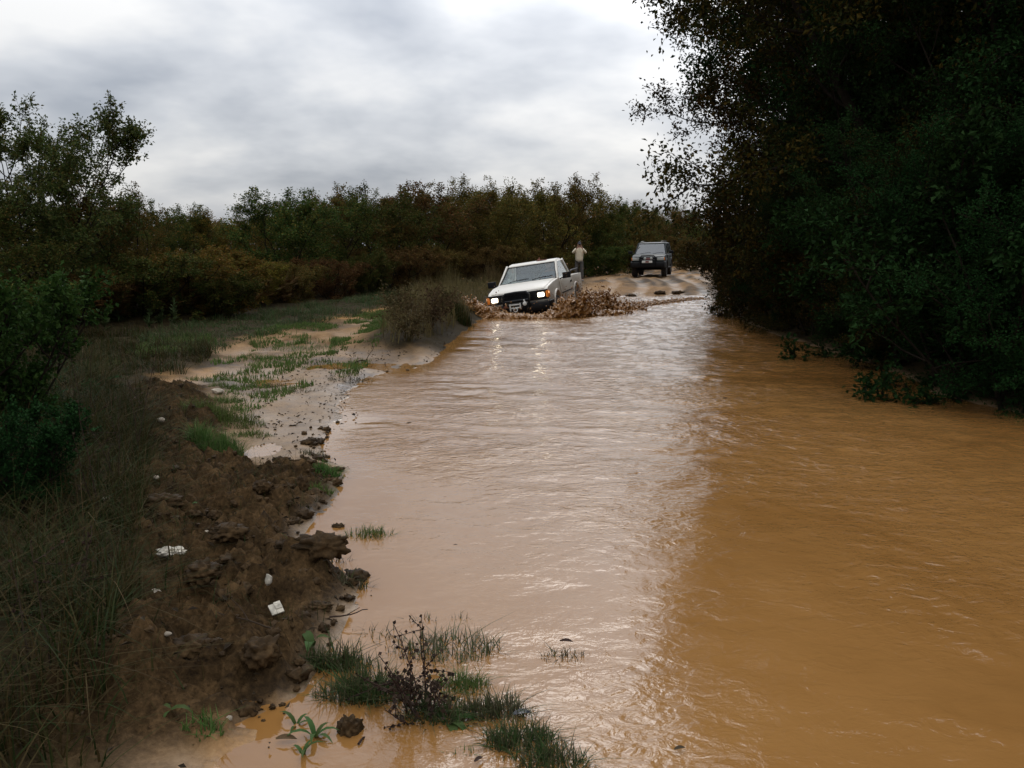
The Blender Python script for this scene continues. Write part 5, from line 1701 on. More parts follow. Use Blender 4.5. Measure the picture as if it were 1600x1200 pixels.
# bonnet panel, slightly proud
p = MB()
p.prism([(0.86, 1.127), (1.45, 1.088), (1.95, 1.011), (2.04, 0.972), (2.045, 0.985), (1.95, 1.029), (1.45, 1.108), (0.86, 1.147)], 0, 0, lambda x, z_: tw(x, 0.8) - 0.10)
p.build('bonnet', MAT['paint_white'], truck, bevel=0.007)
# wheel-arch lips
for s_ in (-1, 1):
    for ax, wfix in ((AF, tw(AF, 0.7)), (AR, HWID - 0.01)):
        p = MB()
        p.tube([(x, s_ * wfix, z_) for x, z_ in arc(ax, 0.40, 0.475, 8, 172, 14)], 0.028, 6)
        p.build('wheel_arch', MAT['paint_white'], truck, smooth=True)
for s_ in (-1, 1):
    d_ = MB()
    yy = s_ * (HWID - 0.006)
    d_.prism([(-0.76, 0.53), (0.60, 0.53), (0.72, 0.80), (0.70, 1.08), (-0.76, 1.08)], yy - 0.012, yy + 0.012)
    dr = d_.build('door', MAT['paint_white'], truck, bevel=0.008)
    h_ = MB()
    h_.box((-0.62, yy + s_ * 0.022, 0.95), (0.16, 0.022, 0.045))
    h_.build('handle', MAT['black'], dr, bevel=0.006)
    g_ = MB()
    g_.box((0.0, yy + s_ * 0.014, 0.74), (1.40, 0.012, 0.03))
    g_.build('rubbing_strip', MAT['black'], dr)
# loading bed
for s_ in (-1, 1):
    p = MB()
    o_ = [(-0.90, 0.52), (AR + 0.47, 0.52)] + arc(AR, 0.40, 0.46, 15, 165, 11) + [(AR - 0.47, 0.55), (-2.30, 0.58), (-2.32, 1.07), (-0.90, 1.09)]
    y1 = s_ * HWID
    p.prism(o_, min(y1, y1 - s_ * 0.06), max(y1, y1 - s_ * 0.06))
    p.build('bed_side', MAT['paint_white'], truck, bevel=0.015, seg=2)
    # black rail over the bed side
    p = MB()
    p.tube([(-0.95, s_ * (HWID - 0.05), 1.10), (-0.98, s_ * (HWID - 0.05), 1.20), (-1.2, s_ * (HWID - 0.05), 1.215), (-2.05, s_ * (HWID - 0.05), 1.205), (-2.22, s_ * (HWID - 0.05), 1.19), (-2.25, s_ * (HWID - 0.05), 1.09)], 0.022, 6)
    p.build('bed_rail', MAT['black'], truck, smooth=True)
p = MB()
p.box((-1.6, 0, 0.66), (1.40, 1.5, 0.05))
p.box((-0.93, 0, 0.87), (0.05, 1.5, 0.42))
p.box((-1.38, 0.62, 0.78), (0.8, 0.22, 0.22))
p.box((-1.38, -0.62, 0.78), (0.8, 0.22, 0.22))
p.build('bed_floor', MAT['paint_white'], truck, bevel=0.01)
p = MB()
p.box((-2.31, 0, 0.83), (0.05, 1.48, 0.48))
p.build('tailgate', MAT['paint_white'], truck, bevel=0.012)
greenhouse(truck, 'paint_white', 1.13, 1.585, 0.765, 0.65, 0.80, 0.16, -0.62, -0.84, [])
# dark cabin: bulkhead, dashboard, floor
p = MB()
p.box((0.62, 0, 1.04), (0.34, 1.40, 0.18), (0, 0.1, 0))
p.build('dashboard', MAT['black'], truck, bevel=0.03)
seats(truck, -0.15, 0.69, 0.5)
steering(truck, 0.36, 0.36, 1.03)
wipers(truck, 0.82, 1.14, 0.18, 1.55, 0.7)
for s_ in (-1, 1):
    mirror(truck, 0.66, s_ * 0.79, 1.12, s_)
# front: black grille, lamps, indicators, bumper, bull bar, winch
p = MB()
p.box((2.075, 0, 0.845), (0.05, 1.50, 0.225))
gr = p.build('grille', MAT['black'], truck, bevel=0.01)
p = MB()
for k in range(4):
    p.box((2.105, 0, 0.775 + 0.047 * k), (0.014, 0.80, 0.014))
p.build('grille_bar', MAT['black'], gr)
for s_ in (-1, 1):
    p = MB()
    p.box((2.095, s_ * 0.575, 0.845), (0.06, 0.165, 0.105))
    hl = p.build('headlight', MAT['lit'], truck, bevel=0.035, seg=3)
    p = MB()
    p.box((2.06, s_ * 0.735, 0.845), (0.10, 0.085, 0.17), (0, 0, -s_ * 0.35))
    p.build('indicator', MAT['amber'], truck, bevel=0.02)
    p = MB()
    p.box((2.075, s_ * 0.755, 0.88), (0.05, 0.05, 0.06), (0, 0, -s_ * 0.35))
    p.build('marker_lamp', MAT['lit_amber'], truck, bevel=0.012)
p = MB()
p.prism([(1.90, 0.48), (2.20, 0.48), (2.23, 0.56), (2.21, 0.69), (1.92, 0.70)], 0, 0, lambda x, z_: 0.85 - (0.06 if x > 2.1 else 0))
p.build('bumper', MAT['black'], truck, bevel=0.03, seg=3, ang=30)
p = MB()
for s_ in (-1, 1):
    p.tube([(2.20, s_ * 0.30, 0.50), (2.28, s_ * 0.31, 0.72), (2.27, s_ * 0.32, 0.90), (2.24, s_ * 0.26, 0.965), (2.24, 0, 0.975)], 0.032, 8)
p.tube([(2.28, -0.31, 0.78), (2.28, 0.31, 0.78)], 0.026, 8)
p.build('bull_bar', MAT['black'], truck, smooth=True)
p = MB()
p.box((2.30, -0.02, 0.655), (0.03, 0.42, 0.15))
p.build('winch_plate', MAT['black'], truck, bevel=0.006)
p = MB()
p.box((2.335, -0.03, 0.70), (0.03, 0.27, 0.03))
p.box((2.335, -0.03, 0.625), (0.03, 0.27, 0.03))
p.box((2.335, -0.155, 0.64), (0.03, 0.03, 0.17))
p.box((2.335, 0.095, 0.66), (0.03, 0.03, 0.14))
p.tube([(2.345, -0.03 + 0.045 * math.sin(t_), 0.575 + 0.045 * math.cos(t_)) for t_ in [2 * math.pi * k / 12 for k in range(13)]], 0.013, 6, False)
p.build('winch_fairlead', MAT['plate'], truck, bevel=0.004)
p = MB()
p.tube([(2.33, 0.20, 0.80), (2.34, 0.215, 0.73)], 0.018, 6)
p.lathe([(0.0, 0.0), (0.045, 0.0), (0.05, 0.02), (0.0, 0.035)], (2.335, 0.215, 0.70), 'X', 14)
p.build('tow_shackle', MAT['plate'], truck, smooth=True)
p = MB()
p.box((2.325, -0.27, 0.665), (0.02, 0.09, 0.05))
p.build('reflector', MAT['rust'], truck, bevel=0.005)
for x in (AF, AR):
    for s_ in (-1, 1):
        wheel(truck, (x, s_ * 0.70, 0.37), WR_, 0.24, s_)
p = MB()
p.box((-0.2, 0, 0.50), (4.0, 0.9, 0.16))
p.tube([(AF, -0.65, 0.38), (AF, 0.65, 0.38)], 0.06, 8)
p.tube([(AR, -0.65, 0.38), (AR, 0.65, 0.38)], 0.06, 8)
p.build('chassis', MAT['black'], truck)
p = MB()
p.tube([(-0.25, 0.12, 1.60), (-0.32, 0.13, 1.68)], 0.012, 6)
p.lathe([(0.05, 0.0), (0.045, 0.02), (0.02, 0.04), (0.0, 0.045)], (-0.25, 0.12, 1.605), 'Z', 14)
p.build('aerial', MAT['rust'], truck, smooth=True)
p = MB()
p.box((-0.08, 0.24, 1.609), (0.16, 0.26, 0.012), (0, 0.02, 0))
p.build('rust_patch', MAT['rust'], truck, bevel=0.004)
for s_ in (-1, 1):
    p = MB()
    p.box((-2.34, s_ * 0.70, 0.80), (0.03, 0.14, 0.26))
    p.build('tail_light', MAT['plate_red'], truck, bevel=0.01)
    p = MB()
    p.box((AR - 0.52, s_ * 0.70, 0.40), (0.02, 0.26, 0.30), (0, -0.1, 0))
    p.build('mud_flap', MAT['rubber'], truck)

# ---- dark off-roader: long estate body
suv_xy = at(1019, 44.3)
SX, SY = suv_xy[0] + 0.25, suv_xy[1] + 1.9
SPSI = 14.5
sz0 = max(HZ(SX + dx, SY + dy) for dx in (-0.6, 0.6) for dy in (-1.2, 1.2)) - 0.02
suv = empty('off_roader', (SX, SY, sz0))
suv.rotation_euler = Euler((R(1.2), R(0.5), R(-90 - SPSI)), 'XYZ')
tag(suv, 'dark green four-wheel-drive estate waiting on the muddy road behind the pickup', 'off-roader')
SW = 0.845


def sw(x, z_):
    w_ = SW
    if x > 1.6:
        w_ -= 0.06 * min(1, (x - 1.6) / 0.5) ** 2
    if z_ > 0.85:
        w_ -= 0.04 * min(1, (z_ - 0.85) / 0.25)
    if z_ < 0.58:
        w_ -= 0.03
    return w_


AF, AR = 1.32, -1.38
o_ = [(2.0, 0.46), (AF + 0.46, 0.48)] + arc(AF, 0.40, 0.45, 18, 162, 11) + [(AF - 0.46, 0.44), (AR + 0.46, 0.44)] + arc(AR, 0.40, 0.45, 18, 162, 11) + [(AR - 0.46, 0.50), (-2.12, 0.54), (-2.18, 0.90), (-2.14, 1.09), (0.92, 1.10), (1.5, 1.07), (1.92, 1.02), (2.04, 0.95), (2.06, 0.82), (2.04, 0.56)]
p = MB()
p.prism(o_, 0, 0, sw)
p.build('body', MAT['paint_dark'], suv, bevel=0.035, seg=3, ang=30)
p = MB()
p.prism([(0.96, 1.092), (1.5, 1.062), (1.9, 1.012), (2.0, 0.975), (2.01, 0.99), (1.9, 1.032), (1.5, 1.084), (0.96, 1.114)], 0, 0, lambda x, z_: sw(x, 0.8) - 0.11)
p.build('bonnet', MAT['paint_dark'], suv, bevel=0.008)
greenhouse(suv, 'paint_dark', 1.09, 1.67, 0.79, 0.66, 0.90, 0.28, -1.98, -2.08, [(-0.25, -0.28), (-1.15, -1.12)], glass='glass_dark')
for s_ in (-1, 1):
    yy = s_ * (SW - 0.004)
    for o2 in ([(-0.22, 0.50), (0.66, 0.50), (0.80, 0.78), (0.80, 1.06), (-0.22, 1.06)], [(-1.05, 0.80), (-0.90, 0.56), (-0.28, 0.50), (-0.28, 1.06), (-1.12, 1.06)]):
        d_ = MB()
        d_.prism(o2, yy - 0.012, yy + 0.012)
        dr = d_.build('door', MAT['paint_dark'], suv, bevel=0.008)
        h_ = MB()
        h_.box((o2[0][0] + 0.14, yy + s_ * 0.022, 0.96), (0.15, 0.022, 0.04))
        h_.build('handle', MAT['black'], dr, bevel=0.005)
    for ax in (AF, AR):
        p = MB()
        p.tube([(x, s_ * (sw(ax, 0.7) + 0.005), z_) for x, z_ in arc(ax, 0.40, 0.465, 4, 176, 14)], 0.032, 6)
        p.build('wheel_arch', MAT['black'], suv, smooth=True)
    p = MB()
    p.box((0, s_ * 0.83, 0.43), (1.7, 0.12, 0.05))
    p.build('side_step', MAT['black'], suv, bevel=0.015)
    p = MB()
    p.box((2.055, s_ * 0.60, 0.885), (0.05, 0.34, 0.145), (0, 0, -s_ * 0.10))
    p.build('headlight', MAT['lens'], suv, bevel=0.02, seg=2)
    p = MB()
    p.box((2.01, s_ * 0.775, 0.885), (0.09, 0.06, 0.13), (0, 0, -s_ * 0.4))
    p.build('indicator', MAT['amber'], suv, bevel=0.012)
    p = MB()
    p.lathe([(0.0, 0.025), (0.05, 0.02), (0.068, 0.0), (0.06, -0.05), (0.0, -0.06)], (2.20, s_ * 0.155 + 0.02, 0.915), 'X', 16)
    p.build('fog_lamp', MAT['lens'], suv, smooth=True)
    mirror(suv, 0.74, s_ * 0.83, 1.14, s_)
    p = MB()
    p.tube([(0.1, s_ * 0.56, 1.68), (0.02, s_ * 0.56, 1.735), (-1.7, s_ * 0.56, 1.735), (-1.78, s_ * 0.56, 1.68)], 0.018, 6)
    p.build('roof_rail', MAT['black'], suv, smooth=True)
    p = MB()
    p.box((0.02, s_ * 0.50, 1.725), (0.07, 0.12, 0.05))
    p.build('rail_foot', MAT['steel'], suv, bevel=0.01)
    p = MB()
    p.box((-2.17, s_ * 0.72, 0.88), (0.03, 0.14, 0.22))
    p.build('tail_light', MAT['plate_red'], suv, bevel=0.01)
p = MB()
p.box((2.065, 0, 0.885), (0.05, 0.84, 0.15))
gr = p.build('grille', MAT['black'], suv, bevel=0.012)
p = MB()
for k in range(3):
    p.box((2.094, 0, 0.845 + 0.04 * k), (0.012, 0.80, 0.012))
p.build('grille_bar', MAT['black'], gr)
p = MB()
p.prism([(1.86, 0.46), (2.16, 0.46), (2.20, 0.56), (2.18, 0.74), (1.88, 0.76)], 0, 0, lambda x, z_: 0.875 - (0.06 if x > 2.05 else 0))
p.build('bumper', MAT['black'], suv, bevel=0.03, seg=3, ang=30)
p = MB()
for s_ in (-1, 1):
    p.tube([(2.17, s_ * 0.36, 0.55), (2.24, s_ * 0.37, 0.78), (2.23, s_ * 0.37, 0.97), (2.17, s_ * 0.30, 1.04), (2.16, 0, 1.05)], 0.03, 8)
p.tube([(2.24, -0.37, 0.83), (2.24, 0.37, 0.83)], 0.025, 8)
p.build('bull_bar', MAT['black'], suv, smooth=True)
p = MB()
p.box((2.275, -0.02, 0.755), (0.012, 0.50, 0.11))
pl = p.build('number_plate', MAT['plate'], suv, bevel=0.006)
p = MB()
p.box((2.284, -0.02, 0.755), (0.006, 0.17, 0.075))
p.build('plate_centre', MAT['plate_red'], pl)
p = MB()
p.box((2.19, 0.02, 0.885), (0.02, 0.30, 0.12))
p.build('badge_panel', MAT['plate_red'], suv, bevel=0.005)
for x in (AF, AR):
    for s_ in (-1, 1):
        wheel(suv, (x, s_ * 0.72, 0.36), 0.36, 0.26, s_)
p = MB()
p.tube([(AF, -0.6, 0.38), (AF, 0.6, 0.38)], 0.05, 8)
p.tube([(AR, -0.6, 0.38), (AR, 0.6, 0.38)], 0.05, 8)
p.box((-0.1, 0, 0.50), (3.8, 0.7, 0.10))
p.build('chassis', MAT['black'], suv)
p = MB()
p.box((0.66, 0, 1.03), (0.34, 1.45, 0.16), (0, 0.1, 0))
p.build('dashboard', MAT['black'], suv, bevel=0.03)
seats(suv, -0.1, 0.76, 0.5)
steering(suv, 0.40, 0.36, 1.08)
wipers(suv, 0.92, 1.10, 0.30, 1.62, 0.7)


# ------------------------------------------------------------------ people
def skin_mesh(name, joints, bones, mat, levels=2, root=0):
    """joints: {name: (pos, radius)}; grown with the Skin modifier, then subdivided, as one mesh"""
    names = list(joints)
    me = bpy.data.meshes.new(name)
    me.from_pydata([joints[n][0] for n in names], [(names.index(a_), names.index(b_)) for a_, b_ in bones], [])
    o = bpy.data.objects.new('tmp_skin', me)
    COL.objects.link(o)
    o.modifiers.new('skin', 'SKIN').use_smooth_shade = True
    for i, n in enumerate(names):
        r_ = joints[n][1]
        sv = me.skin_vertices[0].data[i]
        sv.radius = (r_, r_) if isinstance(r_, (int, float)) else r_
        sv.use_root = (i == root)
    s_ = o.modifiers.new('sub', 'SUBSURF')
    s_.levels = s_.render_levels = levels
    dg = bpy.context.evaluated_depsgraph_get()
    nm = bpy.data.meshes.new_from_object(o.evaluated_get(dg))
    nm.name = name
    bpy.data.objects.remove(o)
    bpy.data.meshes.remove(me)
    nm.polygons.foreach_set('use_smooth', [True] * len(nm.polygons))
    nm.materials.clear()
    nm.materials.append(mat)
    return nm


def hand_bones(J, B, wrist, tip_dir, palm_n, side, pre):
    """palm, four unequal bent fingers and a thumb from the side of the palm"""
    w_ = Vector(wrist)
    d = Vector(tip_dir).normalized()
    n_ = Vector(palm_n).normalized()
    s_ = d.cross(n_).normalized() * side
    J[pre + 'palm'] = (tuple(w_ + d * 0.05), (0.030, 0.020))
    B.append((pre + 'wrist', pre + 'palm'))
    for k, (off, ln) in enumerate(((0.027, 0.062), (0.009, 0.072), (-0.009, 0.067), (-0.026, 0.052))):
        k0 = w_ + d * 0.09 + s_ * off
        k1 = k0 + d * ln * 0.55 + n_ * ln * 0.28
        k2 = k1 + d * ln * 0.20 + n_ * ln * 0.45
        for j, (q, r_) in enumerate(((k0, 0.0105), (k1, 0.009), (k2, 0.0075))):
            J[f'{pre}f{k}{j}'] = (tuple(q), r_)
        B += [(pre + 'palm', f'{pre}f{k}0'), (f'{pre}f{k}0', f'{pre}f{k}1'), (f'{pre}f{k}1', f'{pre}f{k}2')]
    t0 = w_ + d * 0.045 + s_ * 0.040
    t1 = t0 + s_ * 0.028 + d * 0.03 + n_ * 0.018
    J[pre + 't0'] = (tuple(t0), 0.012)
    J[pre + 't1'] = (tuple(t1), 0.009)
    B += [(pre + 'palm', pre + 't0'), (pre + 't0', pre + 't1')]


def make_head(mat, c, yaw=0.0, scale=1.0):
    """head facing -Y with brow, nose, mouth, chin, ears and eyes; returned as verts, faces"""
    bm = bmesh.new()
    bmesh.ops.create_uvsphere(bm, u_segments=28, v_segments=22, radius=1)
    for v_ in bm.verts:
        x, y, z_ = v_.co
        X_, Y_, Z_ = x * 0.076, y * 0.096, z_ * 0.118
        if z_ < 0:
            X_ *= 1 - 0.28 * (-z_) ** 1.5
            Y_ *= 1 - 0.12 * (-z_)
        if y < -0.3:
            f_ = (-y - 0.3) / 0.7
            Y_ -= 0.022 * f_ * math.exp(-(x / 0.16) ** 2) * math.exp(-((z_ + 0.10) / 0.20) ** 2)
            Y_ += 0.010 * f_ * (math.exp(-((abs(x) - 0.36) / 0.17) ** 2) * math.exp(-((z_ - 0.06) / 0.13) ** 2))
            Y_ -= 0.006 * f_ * math.exp(-((z_ - 0.24) / 0.12) ** 2)
            Y_ -= 0.007 * f_ * math.exp(-(x / 0.3) ** 2) * math.exp(-((z_ + 0.47) / 0.09) ** 2)
            Y_ += 0.006 * f_ * math.exp(-(x / 0.3) ** 2) * math.exp(-((z_ + 0.37) / 0.035) ** 2)
            Y_ -= 0.010 * f_ * math.exp(-(x / 0.35) ** 2) * math.exp(-((z_ + 0.80) / 0.16) ** 2)
        v_.co = (X_, Y_, Z_)
    for s_ in (-1, 1):
        r_ = bmesh.ops.create_icosphere(bm, subdivisions=2, radius=1)
        for v_ in r_['verts']:
            v_.co = Vector((v_.co.x * 0.010 + s_ * 0.078, v_.co.y * 0.018 + 0.008, v_.co.z * 0.030 - 0.004))
    me = bpy.data.meshes.new('head')
    bm.transform(Matrix.Translation(Vector(c)) @ Matrix.Rotation(yaw, 4, 'Z') @ Matrix.Scale(scale, 4))
    bm.to_mesh(me)
    bm.free()
    me.materials.append(mat)
    me.polygons.foreach_set('use_smooth', [True] * len(me.polygons))
    return me


def join_meshes(name, ms):
    bm = bmesh.new()
    for m_ in ms:
        bm.from_mesh(m_)
    me = bpy.data.meshes.new(name)
    bm.to_mesh(me)
    bm.free()
    for mt in ms[0].materials:
        me.materials.append(mt)
    me.polygons.foreach_set('use_smooth', [True] * len(me.polygons))
    return me


def eyes_and_hair(parent, c, cap):
    for s_ in (-1, 1):
        p = MB()
        p.lathe([(0.0, -0.006), (0.008, -0.004), (0.011, 0.0), (0.0, 0.004)], (c[0] + s_ * 0.030, c[1] - 0.078, c[2] + 0.010), 'Y', 12)
        p.build('eye', MAT['hair'], parent, smooth=True)
    bm = bmesh.new()
    bmesh.ops.create_uvsphere(bm, u_segments=24, v_segments=16, radius=1)
    for v_ in bm.verts:
        x, y, z_ = v_.co
        lim = 0.28 if y < -0.1 else (-0.25 if y > 0.2 else 0.05)
        zz_ = max(z_, lim)
        v_.co = (x * 0.083 + c[0], y * 0.103 + c[1] + 0.003, zz_ * 0.128 + c[2])
    me = bpy.data.meshes.new('hair')
    bm.to_mesh(me)
    bm.free()
    me.polygons.foreach_set('use_smooth', [True] * len(me.polygons))
    me.materials.append(MAT['cap' if cap else 'hair'])
    h_ = obj('cap' if cap else 'hair', me, parent)
    if cap:
        p = MB()
        n_ = 9
        vs = []
        for r_, dz in ((0.085, 0.040), (0.155, 0.022)):
            for i in range(n_):
                a_ = math.pi * (1.0 + (i + 0.5) / n_)
                vs.append((c[0] + math.cos(a_) * 0.085 * (1 if r_ < 0.1 else 0.9), c[1] + math.sin(a_) * r_, c[2] + dz + 0.0))
        k_ = len(vs)
        vs += [(x, y, z_ + 0.008) for x, y, z_ in vs]
        fs = []
        for i in range(n_ - 1):
            fs += [(i, i + 1, n_ + i + 1, n_ + i), (k_ + i, k_ + n_ + i, k_ + n_ + i + 1, k_ + i + 1), (n_ + i, n_ + i + 1, k_ + n_ + i + 1, k_ + n_ + i)]
        p.add(vs, fs)
        p.build('cap_peak', MAT['cap'], h_, smooth=True)


# the bystander, facing -Y, photographing
px_, py_ = at(904, 40.0)
pz_ = HZ(px_, py_)
J = {'pelvis': ((0, 0, 0.93), 0.075), 'waist': ((0, 0.005, 1.08), 0.075), 'chest': ((0, 0.0, 1.28), 0.08), 'neck0': ((0, 0.005, 1.45), 0.06), 'neck1': ((0, -0.01, 1.53), 0.05)}
B = [('pelvis', 'waist'), ('waist', 'chest'), ('chest', 'neck0'), ('neck0', 'neck1')]
for s_, k in ((-1, 'r'), (1, 'l')):
    J[k + 'shoulder'] = ((s_ * 0.17, 0.005, 1.40), 0.042)
    J[k + 'elbow'] = ((s_ * 0.285, -0.13, 1.25), 0.040)
    J[k + 'wrist'] = ((s_ * 0.105, -0.235, 1.475), 0.026)
    B += [('neck0', k + 'shoulder'), (k + 'shoulder', k + 'elbow'), (k + 'elbow', k + 'wrist')]
    hand_bones(J, B, (s_ * 0.105, -0.235, 1.475), (-s_ * 0.35, 0.0, 1.0), (-s_ * 0.6, -0.35, -0.2), s_, k)
    J[k + 'hip'] = ((s_ * 0.095, 0.0, 0.88), 0.06)
    J[k + 'knee'] = ((s_ * 0.12, -0.02, 0.50), 0.048)
    J[k + 'ankle'] = ((s_ * 0.135, 0.02, 0.09), 0.042)
    J[k + 'toe'] = ((s_ * 0.155, -0.13, 0.035), 0.034)
    B += [('pelvis', k + 'hip'), (k + 'hip', k + 'knee'), (k + 'knee', k + 'ankle'), (k + 'ankle', k + 'toe')]
body = skin_mesh('person_body', J, B, MAT['skin'])
hc = (0, -0.03, 1.63)
body = join_meshes('person', [body, make_head(MAT['skin'], hc)])
man = obj('person', body, loc=(px_, py_, pz_), rot=(0, 0, -0.03))
tag(man, 'person in cream jacket, grey trousers and dark cap standing behind the pickup taking a picture', 'person')
eyes_and_hair(man, hc, True)
Jj = {'hem': ((0, 0.0, 0.83), (0.19, 0.145)), 'waist': ((0, 0.005, 1.08), (0.175, 0.13)), 'chest': ((0, 0.0, 1.28), (0.19, 0.135)), 'neck0': ((0, 0.008, 1.44), (0.10, 0.085)), 'coll': ((0, 0.0, 1.50), 0.066)}
Bj = [('hem', 'waist'), ('waist', 'chest'), ('chest', 'neck0'), ('neck0', 'coll')]
for s_, k in ((-1, 'r'), (1, 'l')):
    Jj[k + 's'] = ((s_ * 0.18, 0.005, 1.395), 0.075)
    Jj[k + 'e'] = ((s_ * 0.29, -0.13, 1.25), 0.060)
    Jj[k + 'w'] = ((s_ * 0.135, -0.22, 1.44), 0.043)
    Bj += [('chest', k + 's'), (k + 's', k + 'e'), (k + 'e', k + 'w')]
obj('jacket', skin_mesh('jacket', Jj, Bj, MAT['jacket']), man)
Jt = {'pelvis': ((0, 0, 0.98), (0.15, 0.11))}
Bt = []
for s_, k in ((-1, 'r'), (1, 'l')):
    Jt[k + 'h'] = ((s_ * 0.10, 0.0, 0.84), 0.10)
    Jt[k + 'k'] = ((s_ * 0.12, -0.02, 0.50), 0.078)
    Jt[k + 'a'] = ((s_ * 0.135, 0.015, 0.10), 0.068)
    Bt += [('pelvis', k + 'h'), (k + 'h', k + 'k'), (k + 'k', k + 'a')]
    p = MB()
    p.prism([(-0.05, 0.0), (0.24, 0.0), (0.25, 0.035), (0.20, 0.065), (0.07, 0.10), (0.05, 0.15), (-0.05, 0.15), (-0.065, 0.04)], -0.045, 0.045)
    p.build('boot', MAT['shoe'], man, bevel=0.015, loc=(s_ * 0.14, 0.04, -0.005), rot=(0, 0, -math.pi / 2 + s_ * 0.12))
obj('trousers', skin_mesh('trousers', Jt, Bt, MAT['trousers']), man)
p = MB()
p.box((0, 0, 0), (0.11, 0.03, 0.065))
p.lathe([(0.0, -0.035), (0.022, -0.035), (0.026, -0.015), (0.026, 0.0)], (0.01, 0, 0), 'Y', 14)
cm = p.build('compact_camera', MAT['black'], None, bevel=0.004, loc=(px_ + 0.0, py_ - 0.245, pz_ + 1.615))
tag(cm, 'small dark compact camera held up to the face by the standing person', 'camera')

# the driver, built facing -Y, seated at the wheel on the left seat
J = {'pelvis': ((0, 0, 0.0), 0.08), 'waist': ((0, 0.05, 0.17), 0.075), 'chest': ((0, 0.09, 0.36), 0.085), 'neck0': ((0, 0.10, 0.52), 0.06), 'neck1': ((0, 0.075, 0.60), 0.05)}
B = [('pelvis', 'waist'), ('waist', 'chest'), ('chest', 'neck0'), ('neck0', 'neck1')]
for s_, k in ((-1, 'r'), (1, 'l')):
    J[k + 'shoulder'] = ((s_ * 0.17, 0.09, 0.47), 0.042)
    J[k + 'elbow'] = ((s_ * 0.21, -0.10, 0.30), 0.042)
    J[k + 'wrist'] = ((s_ * 0.165, -0.30, 0.36), 0.027)
    B += [('neck0', k + 'shoulder'), (k + 'shoulder', k + 'elbow'), (k + 'elbow', k + 'wrist')]
    hand_bones(J, B, (s_ * 0.165, -0.30, 0.36), (0.0, -0.8, 0.45), (-s_ * 0.4, -0.2, -0.6), s_, k)
    J[k + 'hip'] = ((s_ * 0.09, -0.05, -0.01), 0.06)
    J[k + 'knee'] = ((s_ * 0.12, -0.42, 0.07), 0.062)
    J[k + 'ankle'] = ((s_ * 0.11, -0.66, -0.22), 0.042)
    J[k + 'toe'] = ((s_ * 0.12, -0.80, -0.20), 0.034)
    B += [('pelvis', k + 'hip'), (k + 'hip', k + 'knee'), (k + 'knee', k + 'ankle'), (k + 'ankle', k + 'toe')]
hc = (0, 0.055, 0.70)
body = join_meshes('driver', [skin_mesh('driver_body', J, B, MAT['skin']), make_head(MAT['skin'], hc)])
drv = obj('person', body)
tag(drv, 'driver in a grey-blue shirt seen dimly behind the pickup windscreen', 'person')
eyes_and_hair(drv, hc, False)
Jj = {'hem': ((0, 0.0, 0.0), (0.15, 0.13)), 'waist': ((0, 0.05, 0.17), (0.155, 0.125)), 'chest': ((0, 0.09, 0.36), (0.18, 0.13)), 'neck0': ((0, 0.10, 0.51), (0.09, 0.08))}
Bj = [('hem', 'waist'), ('waist', 'chest'), ('chest', 'neck0')]
for s_, k in ((-1, 'r'), (1, 'l')):
    Jj[k + 's'] = ((s_ * 0.175, 0.09, 0.465), 0.07)
    Jj[k + 'e'] = ((s_ * 0.213, -0.10, 0.30), 0.056)
    Jj[k + 'w'] = ((s_ * 0.17, -0.27, 0.355), 0.042)
    Bj += [('chest', k + 's'), (k + 's', k + 'e'), (k + 'e', k + 'w')]
obj('shirt', skin_mesh('shirt', Jj, Bj, MAT['shirt']), drv)
Jt = {'pelvis': ((0, 0, 0.0), (0.15, 0.12))}
Bt = []
for s_, k in ((-1, 'r'), (1, 'l')):
    Jt[k + 'h'] = ((s_ * 0.095, -0.08, 0.0), 0.10)
    Jt[k + 'k'] = ((s_ * 0.12, -0.42, 0.07), 0.078)
    Jt[k + 'a'] = ((s_ * 0.11, -0.64, -0.18), 0.06)
    Bt += [('pelvis', k + 'h'), (k + 'h', k + 'k'), (k + 'k', k + 'a')]
obj('trousers', skin_mesh('trousers_sitting', Jt, Bt, MAT['trousers']), drv)
bpy.context.view_layer.update()
TM = Matrix.LocRotScale(truck.location, truck.rotation_euler, None)
drv.matrix_world = TM @ Matrix.Translation((-0.16, 0.36, 0.77)) @ Matrix.Rotation(math.pi / 2, 4, 'Z')

# ------------------------------------------------------------------ splash thrown up by the pickup
rng = np.random.default_rng(404)
Tl = TM


def tl(x, y, z_=0.0):
    """world point from pickup-local plan coordinates at height z_ above the water"""
    q = Tl @ Vector((x, y, 0))
    return np.array([q.x, q.y, z_])


ico = lump((1, 1, 1), 7, 2, 0.32, 1.6)
iv = np.array([v_.co[:] for v_ in ico.vertices])
fi = np.array([p_.vertices[:] for p_ in ico.polygons])
bpy.data.meshes.remove(ico)
cs, rs = [], []


def surge(a, b, n, h0, h1, wd_, r0=0.012, r1=0.046):
    n = int(n * 6)
    """a wave of broken water from local plan point a to b, crest height h0 to h1"""
    for i in range(n):
        t_ = rng.uniform()
        x = a[0] + (b[0] - a[0]) * t_ + rng.normal() * wd_
        y_ = a[1] + (b[1] - a[1]) * t_ + rng.normal() * wd_
        hh_ = (h0 + (h1 - h0) * t_) * (0.55 + 0.8 * float(vn(np.array([t_ * 9.0 + a[0]]), np.array([a[1] * 3.0]), 9)[0]))
        off = math.exp(-((rng.normal() * 0.6) ** 2))
        z_ = hh_ * rng.uniform(0.0, 1.0) ** 0.9 * off
        cs.append(tl(x, y_, z_ - 0.02))
        rs.append(rng.uniform(r0, r1) * (1.15 - 0.55 * z_ / max(0.05, hh_)))


